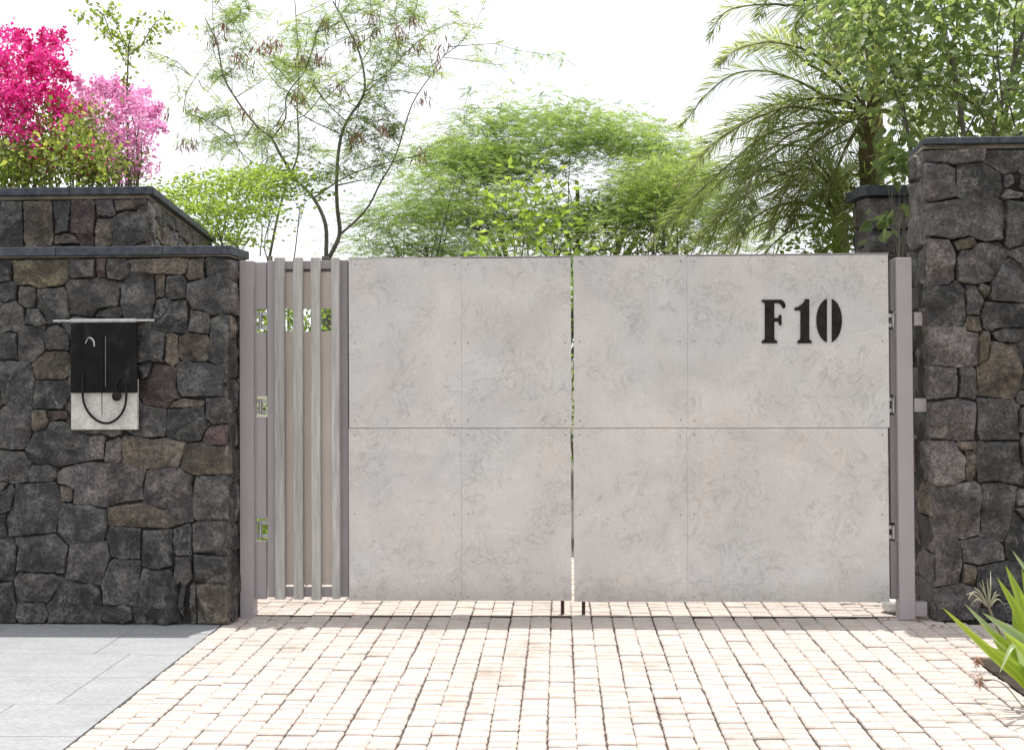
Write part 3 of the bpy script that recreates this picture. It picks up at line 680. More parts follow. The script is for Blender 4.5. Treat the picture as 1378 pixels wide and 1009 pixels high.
# ------------------------------------------------------------------ plants
def feather(B, Dr, Ln, npair=9, plen=.05, pw=.007, droop=.25):
    """bipinnate sprays: B bases (n,3), Dr unit directions, Ln lengths"""
    n = len(B); t = np.linspace(.18, 1, npair)[None, :, None]
    side = nrm(np.cross(Dr, np.array([0, 0, 1.]) + RNG.normal(size=(n, 3))*.35)); L_ = Ln[:, None, None]
    pos = B[:, None] + Dr[:, None]*t*L_ + np.array([0, 0, -1.])*(t**2)*L_*droop
    sh = np.sin(np.linspace(.5, 2.75, npair))[None, :, None]
    qs = []
    for sg in (-1, 1):
        d = nrm(side[:, None]*sg + Dr[:, None]*.55 + RNG.normal(size=(n, npair, 3))*.12)
        d[..., 2] -= .12
        l = plen*sh*(Ln[:, None, None]/.16); wv = nrm(np.cross(d, np.array([0, 0, 1.]) + RNG.normal(size=(n, npair, 3))*.3))*pw
        e = pos + d*l; mid = pos + d*l*.5
        qs.append(np.stack([pos, mid+wv, e, mid-wv], 2).reshape(-1, 4, 3))
    return np.concatenate(qs)
def leaves(C, Dr, ln, wd, fold=.0):
    """rhombic leaves, (n,3) bases"""
    n = len(C); side = nrm(np.cross(Dr, RNG.normal(size=(n, 3))+np.array([0,0,.8])))
    l = (ln*RNG.uniform(.7, 1.2, n))[:, None]; w_ = wd*l/ln
    return np.stack([C, C+Dr*l*.42+side*w_, C+Dr*l, C+Dr*l*.42-side*w_], 1)
def hearts(C, Dr, ln):
    n = len(C); sd = nrm(np.cross(Dr, RNG.normal(size=(n, 3))+np.array([0,-.6,.5]))); up = nrm(np.cross(sd, Dr))
    l = (ln*RNG.uniform(.65, 1.2, n))[:, None]; f = RNG.uniform(.05, .22, n)[:, None]*l
    A = np.stack([C, C-Dr*l*.1+sd*l*.28+up*f*.7, C+Dr*l*.25+sd*l*.46+up*f, C+Dr*l*.62+sd*l*.3+up*f*.5, C+Dr*l-up*l*.08], 1)
    B = np.stack([C, C+Dr*l-up*l*.08, C+Dr*l*.62-sd*l*.3+up*f*.5, C+Dr*l*.25-sd*l*.46+up*f, C-Dr*l*.1-sd*l*.28+up*f*.7], 1)
    return np.concatenate([A, B]), np.tile(RNG.random(n), 2)
def wood(parent, tubes, name='trunk', mat=None):
    V, F = merge(tubes); return add(name, V, F, mat or M['bark'], parent, smooth=True)
def pline(lst, Y0, Y1=None):
    Y1 = Y0 if Y1 is None else Y1; n = len(lst)
    return [P(u, v, Y0+(Y1-Y0)*i/max(1, n-1)) for i, (u, v) in enumerate(lst)]
def twigs(pts, n, ln, spread=.8, up=.35, r=.006, tmin=.3):
    """thin twigs off a polyline, returns tubes and sample points along them"""
    tb, P_, D_ = [], [], []
    m = len(pts)
    for _ in range(n):
        i = random.uniform(tmin*(m-1), m-1.001); k = int(i); b = pts[k].lerp(pts[k+1], i-k)
        d = Vector((random.gauss(0, spread), random.gauss(0, spread), random.gauss(up, .45))).normalized()
        l = ln*random.uniform(.5, 1.2); q = [b]
        for s in range(4):
            d = (d + Vector((random.gauss(0,.22), random.gauss(0,.22), random.gauss(.02,.2)))).normalized(); q.append(q[-1]+d*l/4)
        tb.append(tube(q, [r, r*.8, r*.6, r*.45, r*.3], 4, False))
        for s in range(1, 5): P_.append(q[s]); D_.append(d)
    return tb, P_, D_
def pods(parent, spots, n, sz=.115):
    for c in spots:
        B = np.array(c)[None] + RNG.normal(size=(n, 3))*.04
        Dd = nrm(RNG.normal(size=(n, 3))*.35 + np.array([0, 0, -1.])); quadmesh('pod_cluster', leaves(B, Dd, sz, .008), M['pod'], parent)

# --- tall airy tree left of centre
def airy(name, limbs, Y, label, twn, ntw, rad, leafmat, podspots=(), lf=6, dens=.16, base=None, tln=.95):
    allpts = [pline(l, Y+a_, Y+b_) for l, a_, b_, r_ in limbs]
    b0 = allpts[0][0]
    t_ = thing(name, (b0.x, b0.y, -.06), label, 'tree')
    tb = [tube([(b0.x+.05, b0.y, -.06), (b0.x, b0.y, b0.z*.5), b0], [rad*1.5, rad*1.2, rad], 8)]
    PP, DD = [], []
    for pts, (l, a_, b_, r_) in zip(allpts, limbs):
        sp = spline(pts, 4); n = len(sp)
        tb.append(tube(sp, [r_*.55*(1-.72*i/(n-1)) for i in range(n)], 7))
        L_ = sum((sp[i+1]-sp[i]).length for i in range(n-1))
        t2, p2, d2 = twigs(sp, int(twn*L_), tln, tmin=.35); tb += t2; PP += p2; DD += d2
        t3 = []
        for _ in range(int(ntw*L_)):
            k = random.randrange(len(p2)) if p2 else None
            if k is None: break
            q = [p2[k]]; d = Vector((random.gauss(0,.8), random.gauss(0,.8), random.gauss(.1,.5))).normalized()
            for s in range(3): q.append(q[-1]+(d+Vector((random.gauss(0,.2),0,random.gauss(0,.2)))).normalized()*.13)
            t3.append(tube(q, [.004,.003,.0025,.002], 3, False)); PP += q[1:]; DD += [d]*3
        tb += t3
    wood(t_, tb)
    A = np.repeat(np.array([list(p) for p in PP]), lf, 0); Dm = np.repeat(np.array([list(d) for d in DD]), lf, 0)
    A = A + RNG.normal(size=A.shape)*.02; Dr = nrm(Dm*.4 + RNG.normal(size=A.shape)*np.array([.8,.8,.45]) + np.array([0,0,.05]))
    keep = A[:, 2] > 2.0; A, Dr = A[keep], Dr[keep]
    Q = feather(A, Dr, RNG.uniform(.6, 1.25, len(A))*dens, 9, .038, .005, .3)
    clus = np.repeat(RNG.random(len(A)), 9); rn = np.concatenate([clus, clus])
    quadmesh('crown', Q, leafmat, t_, rn)
    if podspots:
        pods(t_, [P(u, v, Y+random.uniform(-.5, .5)) for u, v in podspots], 22)
    return t_
podA = [(366,55),(372,62),(320,75),(300,35),(288,50),(350,60),(474,55),(480,52),(500,15),(540,40),(537,50),(556,25),(562,60),(597,60),(585,85),(570,130),(515,168),(530,168),(475,185),(483,180),(565,205),(400,130),(330,145),(405,75),(430,75),(505,40),(440,30),(458,115)]
airy('feathery_tree', [
 ([(439,345),(438,302),(422,267),(400,243),(377,208),(366,187),(342,166),(314,128),(300,100),(292,59),(276,25)], 0, .6, .042),
 ([(443,347),(457,316),(454,280),(453,243),(457,194),(467,163),(490,125),(486,80),(470,42),(448,2)], 0, -.3, .045),
 ([(457,316),(478,298),(497,276),(512,246),(533,208),(554,142),(581,100),(606,62)], 0, .5, .026),
 ([(422,267),(443,252),(466,238),(502,224),(540,215)], 0, -.6, .02),
 ([(453,250),(480,244),(503,241)], 0, .4, .018),
 ([(366,187),(384,160),(386,128),(411,94),(425,50),(440,15)], .2, -.5, .018),
 ([(467,165),(443,142),(426,121),(415,100)], -.1, .5, .014),
 ([(457,180),(415,160),(394,142),(370,110)], -.1, -.7, .013),
 ([(486,85),(500,60),(508,20),(512,-10)], -.2, .4, .012),
 ([(490,125),(520,100),(545,70),(552,30)], -.2, .6, .013),
 ([(342,166),(322,192),(300,175),(275,160),(240,150)], .3, .8, .012)],
 5.2, 'tall airy tree with forked grey trunk and brown seed pods left of centre', 4.0, 6, .05, M['feather'], podA, 8)
airy('feathery_tree', [
 ([(363,345),(373,295),(384,253),(401,208),(401,170),(400,139),(402,100),(399,35),(396,-10)], 0, .3, .03),
 ([(384,253),(375,230),(345,222),(320,200),(318,192),(295,200),(262,190)], 0, .4, .014),
 ([(350,345),(352,300),(335,280),(325,262)], 0, .2, .014),
 ([(320,198),(300,140),(270,110),(250,100)], .3, .6, .01),
 ([(400,139),(370,110),(345,80),(325,60)], .1, -.5, .011)],
 6.6, 'slimmer airy tree standing just left of the forked one', 2.8, 4, .035, M['feather'], [(223,148),(260,145),(245,190),(262,190),(380,165)], 7)

# --- generic crown filled with sprays
def crown_tree(name, u_rng, top, vbot, Y0, Y1, ncl, per, label, mat, root_u, kind='feather', ln=.2, cat='tree', rc=.42, flat=.35, trunk_r=.09, plen=.05, pw=.006, lw=.03, zmin=1.2, limbs=26):
    cs = []
    us = [t[0] for t in top]; vs = [t[1] for t in top]
    lumps = []
    while len(cs) < ncl:
        u = random.uniform(*u_rng); vt = np.interp(u, us, vs); Y = random.uniform(Y0, Y1)
        # rounded crown: the front and back layers start lower
        e = abs((Y-(Y0+Y1)/2)/((Y1-Y0)/2)); vb_ = vbot if not isinstance(vbot, list) else np.interp(u, [q[0] for q in vbot], [q[1] for q in vbot]); v = random.uniform(vt + 30*e*e + 9, vb_)
        if random.random() < .25: v = vt + 30*e*e + random.uniform(6, 24)
        if kind == 'feather':
            if len(lumps) < ncl//9: lumps.append((u, v, Y)); continue
            lu, lv, lY = random.choice(lumps); th = random.uniform(0, 6.283); q_ = random.random()**.4
            u, v, Y = lu+34*q_*math.cos(th), lv+24*q_*math.sin(th)+abs(random.gauss(0, 5)), lY+random.gauss(0, .3)
            if v < np.interp(u, us, vs)-6: continue
        p = P(u, v, Y)
        if p.z > zmin: cs.append(p)
    rx = P(root_u, 345, (Y0+Y1)/2); t_ = thing(name, (rx.x, rx.y, -.06), label, cat)
    tb = []; fork = Vector((rx.x, rx.y, (2.25 if name in ('layered_tree', 'broadleaf_tree') else 1.1) if cat == 'tree' else .25)); tb.append(tube([(rx.x, rx.y, -.06), fork*.5+Vector((rx.x, rx.y, 0))*.5, fork], [trunk_r*1.2, trunk_r, trunk_r*.85], 8))
    nm = max(2, min(7, limbs//4)); heads = random.sample(cs, nm)
    for _ in range(4):
        grp = [[] for _ in heads]
        for c in cs: grp[min(range(nm), key=lambda k: (c-heads[k]).length)].append(c)
        heads = [sum(g_, Vector())/len(g_) if g_ else heads[k] for k, g_ in enumerate(grp)]
    for k, g_ in enumerate(grp):
        if not g_: continue
        hd = fork.lerp(heads[k], .8); m_ = fork.lerp(hd, .5) + Vector((random.gauss(0,.12), random.gauss(0,.12), -.08*(hd-fork).length*random.random()))
        lr = trunk_r*.62; tb.append(tube(spline([fork, m_, hd], 4), [lr*(1-.5*i/8) for i in range(9)], 6, False))
        for c in random.sample(g_, min(len(g_), max(3, limbs//nm))):
            a_ = (m_.lerp(hd, random.random())); w1 = a_.lerp(c, .5)+Vector((random.gauss(0,.1), random.gauss(0,.1), random.gauss(0,.1)))*(c-a_).length*.5
            tb.append(tube(spline([a_, w1, c], 3), [lr*.38*(1-.75*i/6) for i in range(7)], 4, False))
    wood(t_, tb)
    C = np.array([list(c) for c in cs]); A = np.repeat(C, per, 0); n = len(A)
    off = RNG.normal(size=(n, 3))*np.array([rc, rc, rc*flat])*.6; A = A+off
    Dr = nrm(off*np.array([1,1,.6])*1.2 + RNG.normal(size=(n, 3))*np.array([.5,.5,.3])*rc + np.array([0,0,.08*rc]))
    cr_ = np.repeat(RNG.random(len(C)), per)*.6 + RNG.random(n)*.4
    if kind == 'feather':
        Dr = nrm(Dr*np.array([1, 1, .45])); Q = feather(A, Dr, RNG.uniform(.6, 1.25, n)*ln, 9, plen, pw, .12); k = np.repeat(cr_, 9); rn = np.concatenate([k, k])
    elif kind == 'heart':
        Dr = nrm(Dr*np.array([1,1,.4]) + np.array([0,0,-.55])); Q, _ = hearts(A, Dr, ln); rn = np.tile(cr_, 2)
    else: Q = leaves(A, Dr, ln, lw); rn = cr_
    quadmesh('crown', Q, mat, t_, rn); return t_
crown_tree('feathery_tree', (560, 925), [(540,250),(560,215),(590,168),(630,170),(660,150),(700,132),(720,140),(745,150),(790,132),(830,152),(880,150),(905,190),(925,240)], 350, 7.5, 10.5, 600, 24,
  'big rounded feathery tree filling the middle behind the gate', M['feather2'], 735, ln=.2, plen=.05, pw=.0066, flat=.22)
crown_tree('feathery_tree', (480, 660), [(470,320),(500,270),(520,225),(560,205),(600,215),(640,240),(665,300)], 352, 6.2, 8, 130, 20,
  'low feathery tree between the forked tree and the big rounded one', M['feather2'], 575, ln=.18, plen=.045, pw=.0055, trunk_r=.05, flat=.22)
crown_tree('feathery_tree', (850, 1010), [(830,300),(860,225),(890,205),(930,240),(1000,280)], 352, 5.8, 7.2, 110, 20,
  'yellowish feathery tree half hidden behind the palm fronds', M['feather'], 905, ln=.18, plen=.045, pw=.0055, trunk_r=.05, flat=.22)
crown_tree('sapling', (660, 770), [(650,270),(690,215),(715,210),(750,270),(770,300)], 350, 4.6, 5.4, 34, 13,
  'bright lime leaved sapling in the middle above the gate joint', M['lime'], 720, kind='leaf', ln=.12, lw=.026, rc=.24, trunk_r=.02, limbs=14, flat=.8)
crown_tree('dark_leaved_tree', (760, 900), [(750,330),(790,270),(850,255),(900,300)], 356, 7, 8, 60, 16,
  'dark green bushy tree low in the right of the middle crown', M['heart'], 835, kind='leaf', ln=.1, lw=.025, rc=.3, trunk_r=.05, flat=.7)
# layered lime tree beside the planter
crown_tree('layered_tree', (212, 350), [(205,255),(225,240),(270,232),(310,222),(350,212),(400,222)], 330, 3.0, 4.4, 75, 75,
  'lime green tree with flat leafy layers beside the planter wall', M['lime'], 325, kind='leaf', ln=.05, lw=.013, rc=.3, flat=.14, trunk_r=.022, limbs=30)
crown_tree('layered_tree', (345, 420), [(345,220),(380,207),(420,222)], 262, 4.2, 4.8, 18, 70,
  'small leafy branch layer of lime leaves in front of the slimmer airy tree', M['lime'], 388, kind='leaf', ln=.05, lw=.013, rc=.26, flat=.14, trunk_r=.015, limbs=10)
# broad heart shaped leaves, top right
crown_tree('broadleaf_tree', (1135, 1480), [(1130,30),(1150,-20),(1200,-60),(1480,-80)], [(1130,50),(1165,80),(1200,140),(1240,205),(1480,205)], 1.2, 2.7, 340, 17,
  'broad leaved tree with heart shaped leaves above the right wall', M['heart'], 1290, kind='heart', ln=.062, rc=.3, flat=.9, trunk_r=.042, zmin=2.6, limbs=40)
crown_tree('young_broadleaf_tree', (1168, 1222), [(1160,185),(1195,180),(1225,190)], 225, 1.25, 1.6, 12, 8,
  'young heart leaved shoots hanging in front of the rear pier', M['heart'], 1236, kind='heart', ln=.08, rc=.13, flat=1., trunk_r=.016, zmin=2.2, limbs=9)
crown_tree('leafy_sprig', (1186, 1218), [(1180,270),(1225,270)], 305, 1.35, 1.5, 5, 6,
  'small leafy sprig in front of the rear stone pier', M['heart'], 1232, kind='heart', ln=.085, rc=.08, flat=1., trunk_r=.008, zmin=2, cat='shrub', limbs=5)
# shrubs behind the gate, glimpsed through gaps and over the right end
for ua, ub, tp, Y0, Y1, lab in ((1085,1150,[(1080,310),(1120,292),(1150,300)],2.6,3.2,'yellow green shrub beside the rear stone pier'),
                               (560,700,[(560,380),(640,360),(700,380)],3.2,3.9,'leafy shrub behind the left gate leaf'),
                               (730,830,[(720,370),(780,352),(840,370)],3.0,3.6,'leafy shrub seen through the joint between the gate leaves'),
                               (330,460,[(320,405),(400,420),(460,400)],3.0,3.8,'leafy shrub seen through the slot of the side gate')):
    crown_tree('shrub', (ua, ub), tp, 640, Y0, Y1, 80, 26, lab, M['shrub'], (ua+ub)/2, kind='leaf', ln=.07, lw=.018, rc=.2, flat=1., cat='shrub', trunk_r=.02, zmin=.3, limbs=14)
crown_tree('shrub', (335, 362), [(330,690),(365,690)], 735, .9, 1.1, 9, 22, 'small bright shrub seen low behind the left gate post', M['shrub'], 348, kind='leaf', ln=.05, lw=.014, rc=.06, flat=1., cat='shrub', trunk_r=.008, zmin=.2, limbs=8)

# --- palms
def frond(pts, ll, parent, dens=1.0, w_=.005, droop=.42):
    roll = random.uniform(-.5, .5)
    sp = spline(pts, 6); n = len(sp)
    rib = add('frond', *tube(sp, [.016*(1-.85*i/(n-1)) for i in range(n)], 5), M['stem'], parent)
    L_ = [0]
    for i in range(n-1): L_.append(L_[-1]+(sp[i+1]-sp[i]).length)
    tot = L_[-1]; m = int(tot/.0105*dens); s = np.sort(RNG.uniform(.1*tot, tot, m))
    arr = np.array([list(p) for p in sp]); B = np.stack([np.interp(s, L_, arr[:, k]) for k in range(3)], 1)
    T = nrm(np.stack([np.interp(s+.03, L_, arr[:, k])-np.interp(s-.03, L_, arr[:, k]) for k in range(3)], 1))
    side = nrm(np.cross(T, np.array([0, 0, 1.]))); up = np.cross(side, T); Q = []
    f = s/tot; ln = ll*np.clip(np.sin(np.clip(f*2.6+.35, 0, 3.05)), .3, 1)
    for sg in (-1, 1):
        ph = (RNG.choice([.75, 1.35, 1.95], m) + RNG.normal(size=m)*.22 + roll*sg)[:, None]*sg
        d = nrm(T*(.62+.5*f[:, None]) + side*np.sin(ph)*.95 + up*np.cos(ph)*.95 + RNG.normal(size=(m, 3))*.08)
        l = (ln*RNG.uniform(.8, 1.1, m))[:, None]
        m1 = B + d*l*.5; e = B + d*l + np.array([0, 0, -1.])*l*droop*.35; m1[:, 2] -= l[:, 0]*droop*.05
        wv = nrm(np.cross(d, RNG.normal(size=(m, 3))*.5+up))*w_
        Q.append(np.stack([B, m1+wv, e, m1-wv], 1))
    return np.concatenate(Q), rib
def palm(name, cu, cv, Y, fronds, nrand, label, trunk_r, ll=.34, rl=1.7, ur=(-1, 1), zoff=.0):
    c = P(cu, cv, Y); t_ = thing(name, (c.x, c.y, -.06), label, 'palm tree')
    tr = [(c.x+.1, c.y, -.06), (c.x+.05, c.y, c.z*.4), (c.x+.02, c.y, c.z*.75), (c.x, c.y, c.z)]
    sp = spline(tr, 12); add('trunk', *tube(sp, [trunk_r*(1.1+.12*(i % 2)) for i in range(len(sp))], 12), M['palmbark'], t_, smooth=True)
    allq = []
    for fr, dy in fronds:
        q = Y; pts = [c] + [P(u, v, Y+dy*(i+1)/len(fr)) for i, (u, v) in enumerate(fr)]
        allq.append((pts, ll))
    for i in range(nrand):
        az = random.uniform(0, 2*math.pi); e0 = random.uniform(-.1, 1.25); l = rl*random.uniform(.75, 1.15); d = Vector((math.cos(az), math.sin(az), 0)); p = c.copy(); pts = [p.copy()]; e = e0
        for s in range(6):
            p = p + (d*math.cos(e)+Vector((0,0,1))*math.sin(e))*l/6; e -= random.uniform(.22, .36); pts.append(p.copy())
        allq.append((pts, ll))
    for pts, l_ in allq:
        Q, rib = frond(pts, l_, t_); WL[rib.name] = WL[rib.name]
        quadmesh('leaflets', Q, M['palm'], rib, np.clip(RNG.normal(random.uniform(.25,.7), .2, len(Q)), 0, 1))
    return t_
def z4(l): return [(840+x/2.561, y/2.561) for x, y in l]
palm('feather_palm', 1165, 150, 2.9, [
  (z4([(700,260),(640,225),(590,185),(540,145),(450,150),(380,175),(325,225)]), -.3),
  (z4([(740,360),(640,300),(560,265),(480,245),(380,255),(300,310),(240,380),(195,440)]), .3),
  (z4([(740,390),(640,375),(560,370),(470,400),(400,435),(330,480),(250,560),(180,640)]), -.5),
  (z4([(700,420),(600,430),(480,470),(370,560),(260,660),(160,760),(90,850)]), .4),
  (z4([(740,440),(650,500),(580,600),(530,720),(480,840)]), .1),
  (z4([(790,460),(740,560),(700,680),(680,860)]), -.3),
  (z4([(790,300),(760,180),(738,60),(730,-40)]), .3),
  (z4([(800,280),(700,120),(620,60),(600,20)]), .5),
  (z4([(730,420),(640,470),(530,520),(400,640),(330,760),(280,860)]), .7),
  (z4([(760,330),(660,340),(520,360),(400,430),(280,520),(220,620)]), .6),
  (z4([(760,420),(640,430),(500,520),(430,640),(400,800)]), -.6),
  (z4([(790,470),(700,520),(610,640),(580,800)]), .5),
  (z4([(820,300),(880,220),(960,190),(1030,230)]), -.4),
  (z4([(830,400),(900,380),(960,420),(990,500)]), -.3),
  (z4([(780,420),(730,420),(660,520),(630,650)]), -.7)], 9,
  'feather palm with long arching fronds and brown trunk right of centre', .06, .33)
palm('feather_palm', 1172, -40, 3.6, [
  (z4([(600,10),(520,15),(430,20),(345,45),(295,130)]), -.2),
  (z4([(610,60),(600,140),(580,230)]), .2),
  (z4([(740,40),(745,140),(735,260)]), -.1)], 5, 'taller palm whose crown reaches out of the picture top', .06, .34)
palm('young_palm', 1130, 300, 3.3, [
  (z4([(700,600),(620,560),(500,570),(400,640),(300,780)]), -.3),
  (z4([(720,640),(640,640),(560,700),(500,820)]), .2),
  (z4([(760,620),(820,560),(860,480)]), .1), (z4([(760,700),(700,560),(640,480)]), -.2),
  (z4([(690,680),(590,640),(440,700),(200,860)]), .1), (z4([(700,720),(560,700),(400,780),(340,880)]), -.1), (z4([(700,560),(560,500),(420,560),(260,700),(150,860)]), .5), (z4([(680,600),(540,600),(380,700),(250,820)]), -.5)], 10,
  'low young palm fanning out behind the right gate leaf', .06, .3, 1.3)
palm('young_palm', 1174, 262, 2.8, [
  (z4([(862,600),(862,540),(860,470),(862,400)]), 0), (z4([(840,620),(790,600),(740,620)]), 0), (z4([(880,620),(900,590),(930,580)]), 0), (z4([(850,600),(810,540),(780,520)]), .1)], 3,
  'small spiky palm rising just above the rear pier', .025, .2, .9)
palm('feather_palm', 1460, 20, 4.2, [([(1430,0),(1400,5),(1360,15),(1330,35)], -.2), ([(1440,30),(1400,50),(1370,80)], -.3)], 8, 'palm at the right edge behind the heart leaved tree', .08, .34)

# --- bougainvilleas in the planter
def boug(name, blobs, gblobs, label, petal, root_u, Y, psz=.03):
    r_ = P(root_u, 250, Y); t_ = thing(name, (r_.x, r_.y, 2.2), label, 'shrub')
    tb, QP, QG = [], [], []
    base = Vector((r_.x, r_.y, 2.2))
    def fill(bl, per, sz):
        C = []
        for (u, v, ru, rv, n) in bl:
            for _ in range(n):
                an = random.uniform(0, 6.28); q = math.sqrt(random.random()); Y_ = Y+random.gauss(0, .3)
                C.append(P(u+ru*q*math.cos(an), v+rv*q*math.sin(an), Y_))
        for c in random.sample(C, min(22, len(C))):
            m_ = base.lerp(c, .55)+Vector((random.gauss(0,.08), random.gauss(0,.08), .05)); tb.append(tube(spline([base+Vector((random.gauss(0,.15), random.gauss(0,.1), 0)), m_, c], 4), [.011-.0095*i/8 for i in range(9)], 5, False))
        A = np.repeat(np.array([list(c) for c in C]), per, 0); A = A + RNG.normal(size=A.shape)*sz; return A
    A = fill([(u, v, ru*1.06, rv*1.1, int(n*.5)) for u, v, ru, rv, n in blobs], 16, .034); Dr = rdir(len(A)); Q = leaves(A, Dr, psz, psz*.42)
    cl = np.repeat(RNG.random(len(A)//16), 16)*.5+RNG.random(len(A))*.5; quadmesh('flowers', Q, petal, t_, cl)
    sp_ = []
    for (u, v, ru, rv, n) in blobs:
        for _ in range(max(2, n//9)):
            an = random.uniform(math.pi*.95, math.pi*2.05); q0 = (u+ru*.6*math.cos(an), v+rv*.6*math.sin(an)); l = random.uniform(8, 20)
            q1 = (q0[0]+l*.7*math.cos(an), q0[1]+l*.7*math.sin(an)-4); q2 = (q1[0]+l*.6*math.cos(an)+random.gauss(0,5), q1[1]+l*.5*math.sin(an)+random.uniform(-6,6))
            if v > 190: continue
            ps = spline(pline([q0, q1, q2], Y+random.gauss(0,.2)), 5); tb.append(tube(ps, [.003]*len(ps), 3, False)); sp_ += ps[2:]
    B_ = np.repeat(np.array([list(p) for p in sp_]), 9, 0); B_ = B_+RNG.normal(size=B_.shape)*.016; quadmesh('flowers', leaves(B_, rdir(len(B_)), psz, psz*.42), petal, t_)
    A = fill(gblobs, 18, .06); Q = leaves(A, rdir(len(A), .2), .042, .014); quadmesh('leaves', Q, M['boug'], t_)
    wood(t_, tb, 'stem', M['stem']); return t_
boug('bougainvillea', [(8,55,16,22,40),(20,110,42,26,110),(60,80,28,22,50),(70,115,26,26,60),(45,150,48,28,120),(12,150,20,30,40),(20,175,34,14,40),(85,62,10,8,6),(62,210,36,20,30),(125,215,25,20,20),(90,185,30,20,20),(40,100,30,30,30)],
     [(10,218,30,26,70),(60,215,45,32,95),(100,190,34,30,50),(130,215,30,30,40),(70,160,50,18,20)],
     'deep magenta bougainvillea spilling over the planter at the left edge', M['magenta'], 60, 1.1)
boug('bougainvillea', [(150,150,48,32,130),(180,175,30,38,110),(158,210,38,36,100),(190,215,18,22,30),(120,130,22,16,30),(155,125,40,10,26),(205,170,10,16,10),(140,190,20,16,30)],
     [(115,160,16,16,22),(120,215,22,28,40),(150,225,40,14,30)],
     'pale pink bougainvillea behind the corner of the planter wall', M['pink'], 160, 1.6)
# wispy shoot above the pink bougainvillea
b_ = P(172, 240, 1.4); sh = thing('leafy_shoot', (b_.x, b_.y, 2.2), 'thin upright shoot with sparse leaf spray above the pink bougainvillea', 'sapling')
tb, PP = [], []
st = spline(pline([(172,250),(172,180),(171,120),(172,90),(173,60)], 1.4), 4); tb.append(tube(st, [.012-.007*i/(len(st)-1) for i in range(len(st))], 6)); PP += st[6:]
for l in ([(172,90),(155,60),(130,35),(102,18)], [(173,75),(195,58),(215,45),(245,38)], [(172,65),(160,40),(150,20),(150,8)], [(173,60),(180,40),(190,20)], [(171,70),(160,50),(135,45)], [(190,62),(210,30),(230,25)], [(150,52),(140,22),(128,12)]):
    q = spline(pline(l, 1.4, 1.4+random.uniform(-.2,.2)), 4); tb.append(tube(q, [.005-.0035*i/(len(q)-1) for i in range(len(q))], 4, False)); PP += q[2:]
wood(sh, tb, 'stem', M['stem'])
A = np.repeat(np.array([list(p) for p in PP]), 7, 0); A = A+RNG.normal(size=A.shape)*.028; quadmesh('leaves', leaves(A, rdir(len(A), .3), .045, .013), M['lime'], sh)

# --- spider lilies at the right corner
def strap(pts, w_, parent, mat, fold=.25):
    sp = spline(pts, 5); n = len(sp); V, F = [], []
    for i, p in enumerate(sp):
        t = (sp[min(i+1, n-1)]-sp[max(i-1, 0)]).normalized(); view = (CAM-p).normalized()
        s = t.cross(Vector((-.3, -.8, .55))).normalized(); nn = s.cross(t).normalized(); f = i/(n-1)
        ww = 1.3*w_*(.6+.8*f if f < .5 else 1.0*(1-((f-.5)/.5)**2.2)+.02)
        V += [p - s*ww*.5 + nn*ww*fold, p, p + s*ww*.5 + nn*ww*fold]
    for i in range(n-1):
        for k in (0, 1): F.append((i*3+k, i*3+k+1, i*3+k+4, i*3+k+3))
    o = add('leaf', V, F, mat, parent, smooth=True)
    at = o.data.attributes.new('rnd', 'FLOAT', 'POINT'); r_ = random.random(); at.data.foreach_set('value', np.clip([r_*.6+.4*(i//3)/n for i in range(len(V))], 0, 1)); return o
yb = G(1400, 925).y
def lilyplant(bu, bv, yy, lst, label):
    b = G(bu, bv); t_ = thing('spider_lily', (b.x, b.y, -.01), label, 'plant')
    for tip, mid, w_, pale, dy in lst:
        p2 = P(*tip, b.y+dy); p1 = P(*mid, b.y+dy*.55)
        bb = Vector((b.x+random.uniform(-.05,.05), b.y+random.uniform(-.04,.04), -.01)); strap([bb, bb.lerp(p1, .5)+Vector((0,0,.02)), p1, p2], w_, t_, M['lilypale'] if pale else M['lily'])
    return t_
ly = lilyplant(1412, 958, yb, [((1268,817),(1335,880),.035,0,.0),((1298,812),(1352,868),.032,1,.15),((1322,824),(1380,868),.05,1,-.05),((1353,760),(1378,820),.042,0,.15),((1342,777),(1372,830),.036,0,.1),
  ((1362,740),(1400,800),.03,1,.2),((1345,905),(1365,868),.02,1,-.2),((1395,790),(1400,850),.05,0,-.1),((1330,868),(1375,905),.04,0,-.1),((1420,800),(1412,860),.05,0,.1),((1455,830),(1440,880),.05,0,0),((1340,850),(1372,890),.04,0,.05),
  ((1318,838),(1370,885),.03,0,.1),((1385,830),(1398,880),.05,0,-.15),((1480,900),(1450,900),.05,0,0),((1375,765),(1392,830),.045,0,.2),((1350,850),(1385,885),.045,0,-.25),((1372,795),(1394,850),.05,0,.0),((1310,862),(1365,890),.03,0,.2),((1385,750),(1400,820),.04,0,.25)], 'clump of broad arching strap leaves in the bed at the right corner')
lilyplant(1372, 905, yb, [((1335,858),(1352,880),.025,0,.05),((1362,815),(1368,860),.03,0,.1),((1385,820),(1378,860),.03,0,.05),((1350,835),(1360,870),.028,0,.1),((1400,860),(1388,880),.03,0,-.1)], 'smaller lily behind the arching clump, nearest the wall')
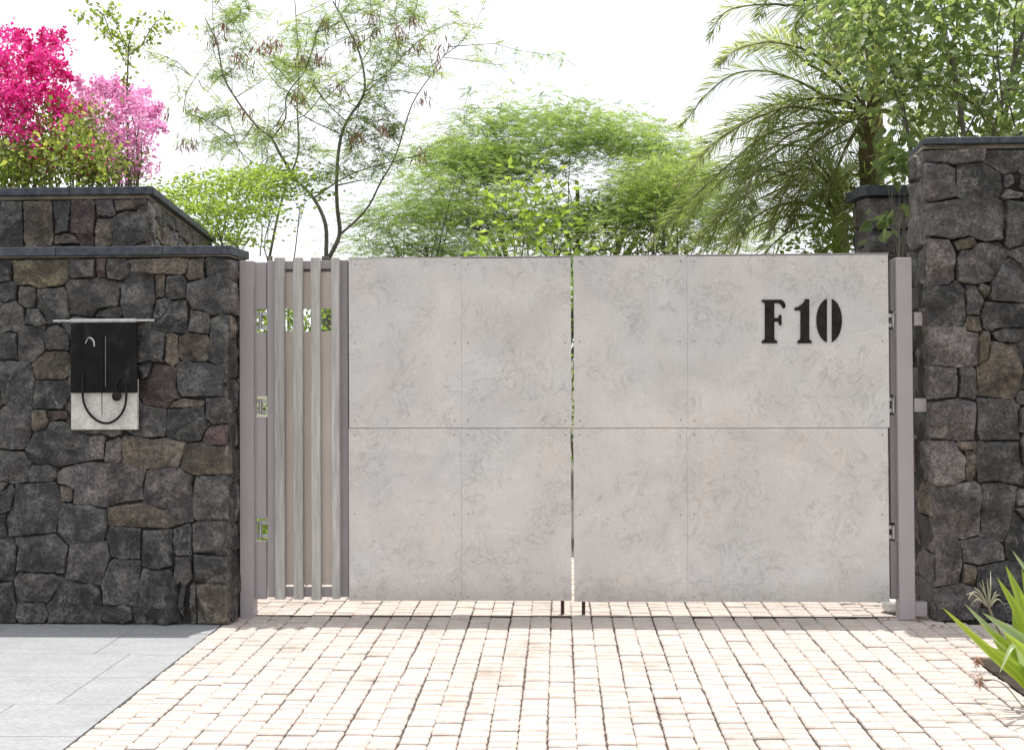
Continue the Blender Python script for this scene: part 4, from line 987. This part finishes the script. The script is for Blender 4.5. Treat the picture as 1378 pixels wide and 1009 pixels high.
# flower head on a stalk
fy = G(1372, 900).y
fb = P(1331, 817, fy); ft = thing('lily_flower', (G(1360,890).x, fy, 0), 'spidery white flower head leaning beside the strap leaves', 'flower')
add('stalk', *tube(spline([(G(1365,890).x, fy, 0), P(1345, 850, fy), fb], 5), .006, 6), M['stem'], ft)
tb = []
for (u, v, mu, mv) in ((1333,768,1333,790),(1322,780,1325,795),(1311,790,1320,798),(1303,806,1310,799),(1306,815,1316,806),(1341,795,1338,800),(1346,800,1340,802),(1350,812,1342,806),(1318,784,1326,800),(1300,800,1315,797),(1328,778,1330,795)):
    tb.append(tube(spline([fb, P(mu, mv, fy-random.uniform(-.03,.06)), P(u, v, fy-random.uniform(-.03,.08))], 4), [.004]*6+[.003,.002,.0012], 4, False))
V, F = merge(tb); o = add('petals', V, F, M['petal'], ft, smooth=True)
for (u, v, bu, bv, lab) in ((1316, 886, 1378, 925, 'upper of two dried seed heads over the setts'), (1318, 914, 1378, 952, 'lower of two dried seed heads over the setts')):
    q = G(u+3, v+30); yy = q.y; hd = P(u, v, yy); bs = G(bu, bv); t_ = thing('dried_seed_head', (bs.x, bs.y, 0), lab, 'flower')
    add('stalk', *tube(spline([(bs.x, bs.y, 0), (Vector(bs)+hd)*.5+Vector((0,0,.05)), hd], 5), .0028, 5), M['stem'], t_)
    n = 46; Q = leaves(np.repeat(np.array([list(hd)]), n, 0)+RNG.normal(size=(n,3))*.006, nrm(RNG.normal(size=(n,3))+np.array([0,0,-.8])), .05, .0025); quadmesh('dry_petals', Q, M['pod'], t_)
# dead leaves blown against the posts
Q = []
for (u, v, n) in ((313, 833, 8), (1240, 834, 10), (1262, 842, 8), (60, 842, 3), (1195, 833, 6)):
    for _ in range(n):
        c = G(u+random.uniform(-9, 9), v+random.uniform(-2, 3)); d = Vector((random.gauss(0,1), random.gauss(0,1), .2)).normalized()*.022; s_ = Vector((-d.y, d.x, random.uniform(-.004,.004)))*.35
        z = Vector((0, 0, .006)); Q.append([c+z, c+z+d*.5+s_, c+z+d, c+z+d*.5-s_])
lt = quadmesh('leaf_litter', np.array([[list(p) for p in q] for q in Q]), M['pod'], stuff=True); tag(lt, 'dry brown leaf litter gathered at the feet of walls and posts', 'leaf litter')

for nm, gp in (('gate_post', 'steel gate posts'), ('gate_leaf', 'cement panel gate leaves'), ('feathery_tree', 'feathery trees behind the gate'), ('bougainvillea', 'bougainvilleas in the planter'),
               ('shrub', 'shrubs behind the gate'), ('feather_palm', 'feather palms'), ('young_palm', 'young palms'), ('layered_tree', 'layered lime trees'), ('stone_wall', 'rubble stone walls'),
               ('spider_lily', 'spider lilies in the bed'), ('dried_seed_head', 'dried seed heads')):
    for o in bpy.data.objects:
        if o.parent is None and o.name.split('.')[0] == nm: o['group'] = gp
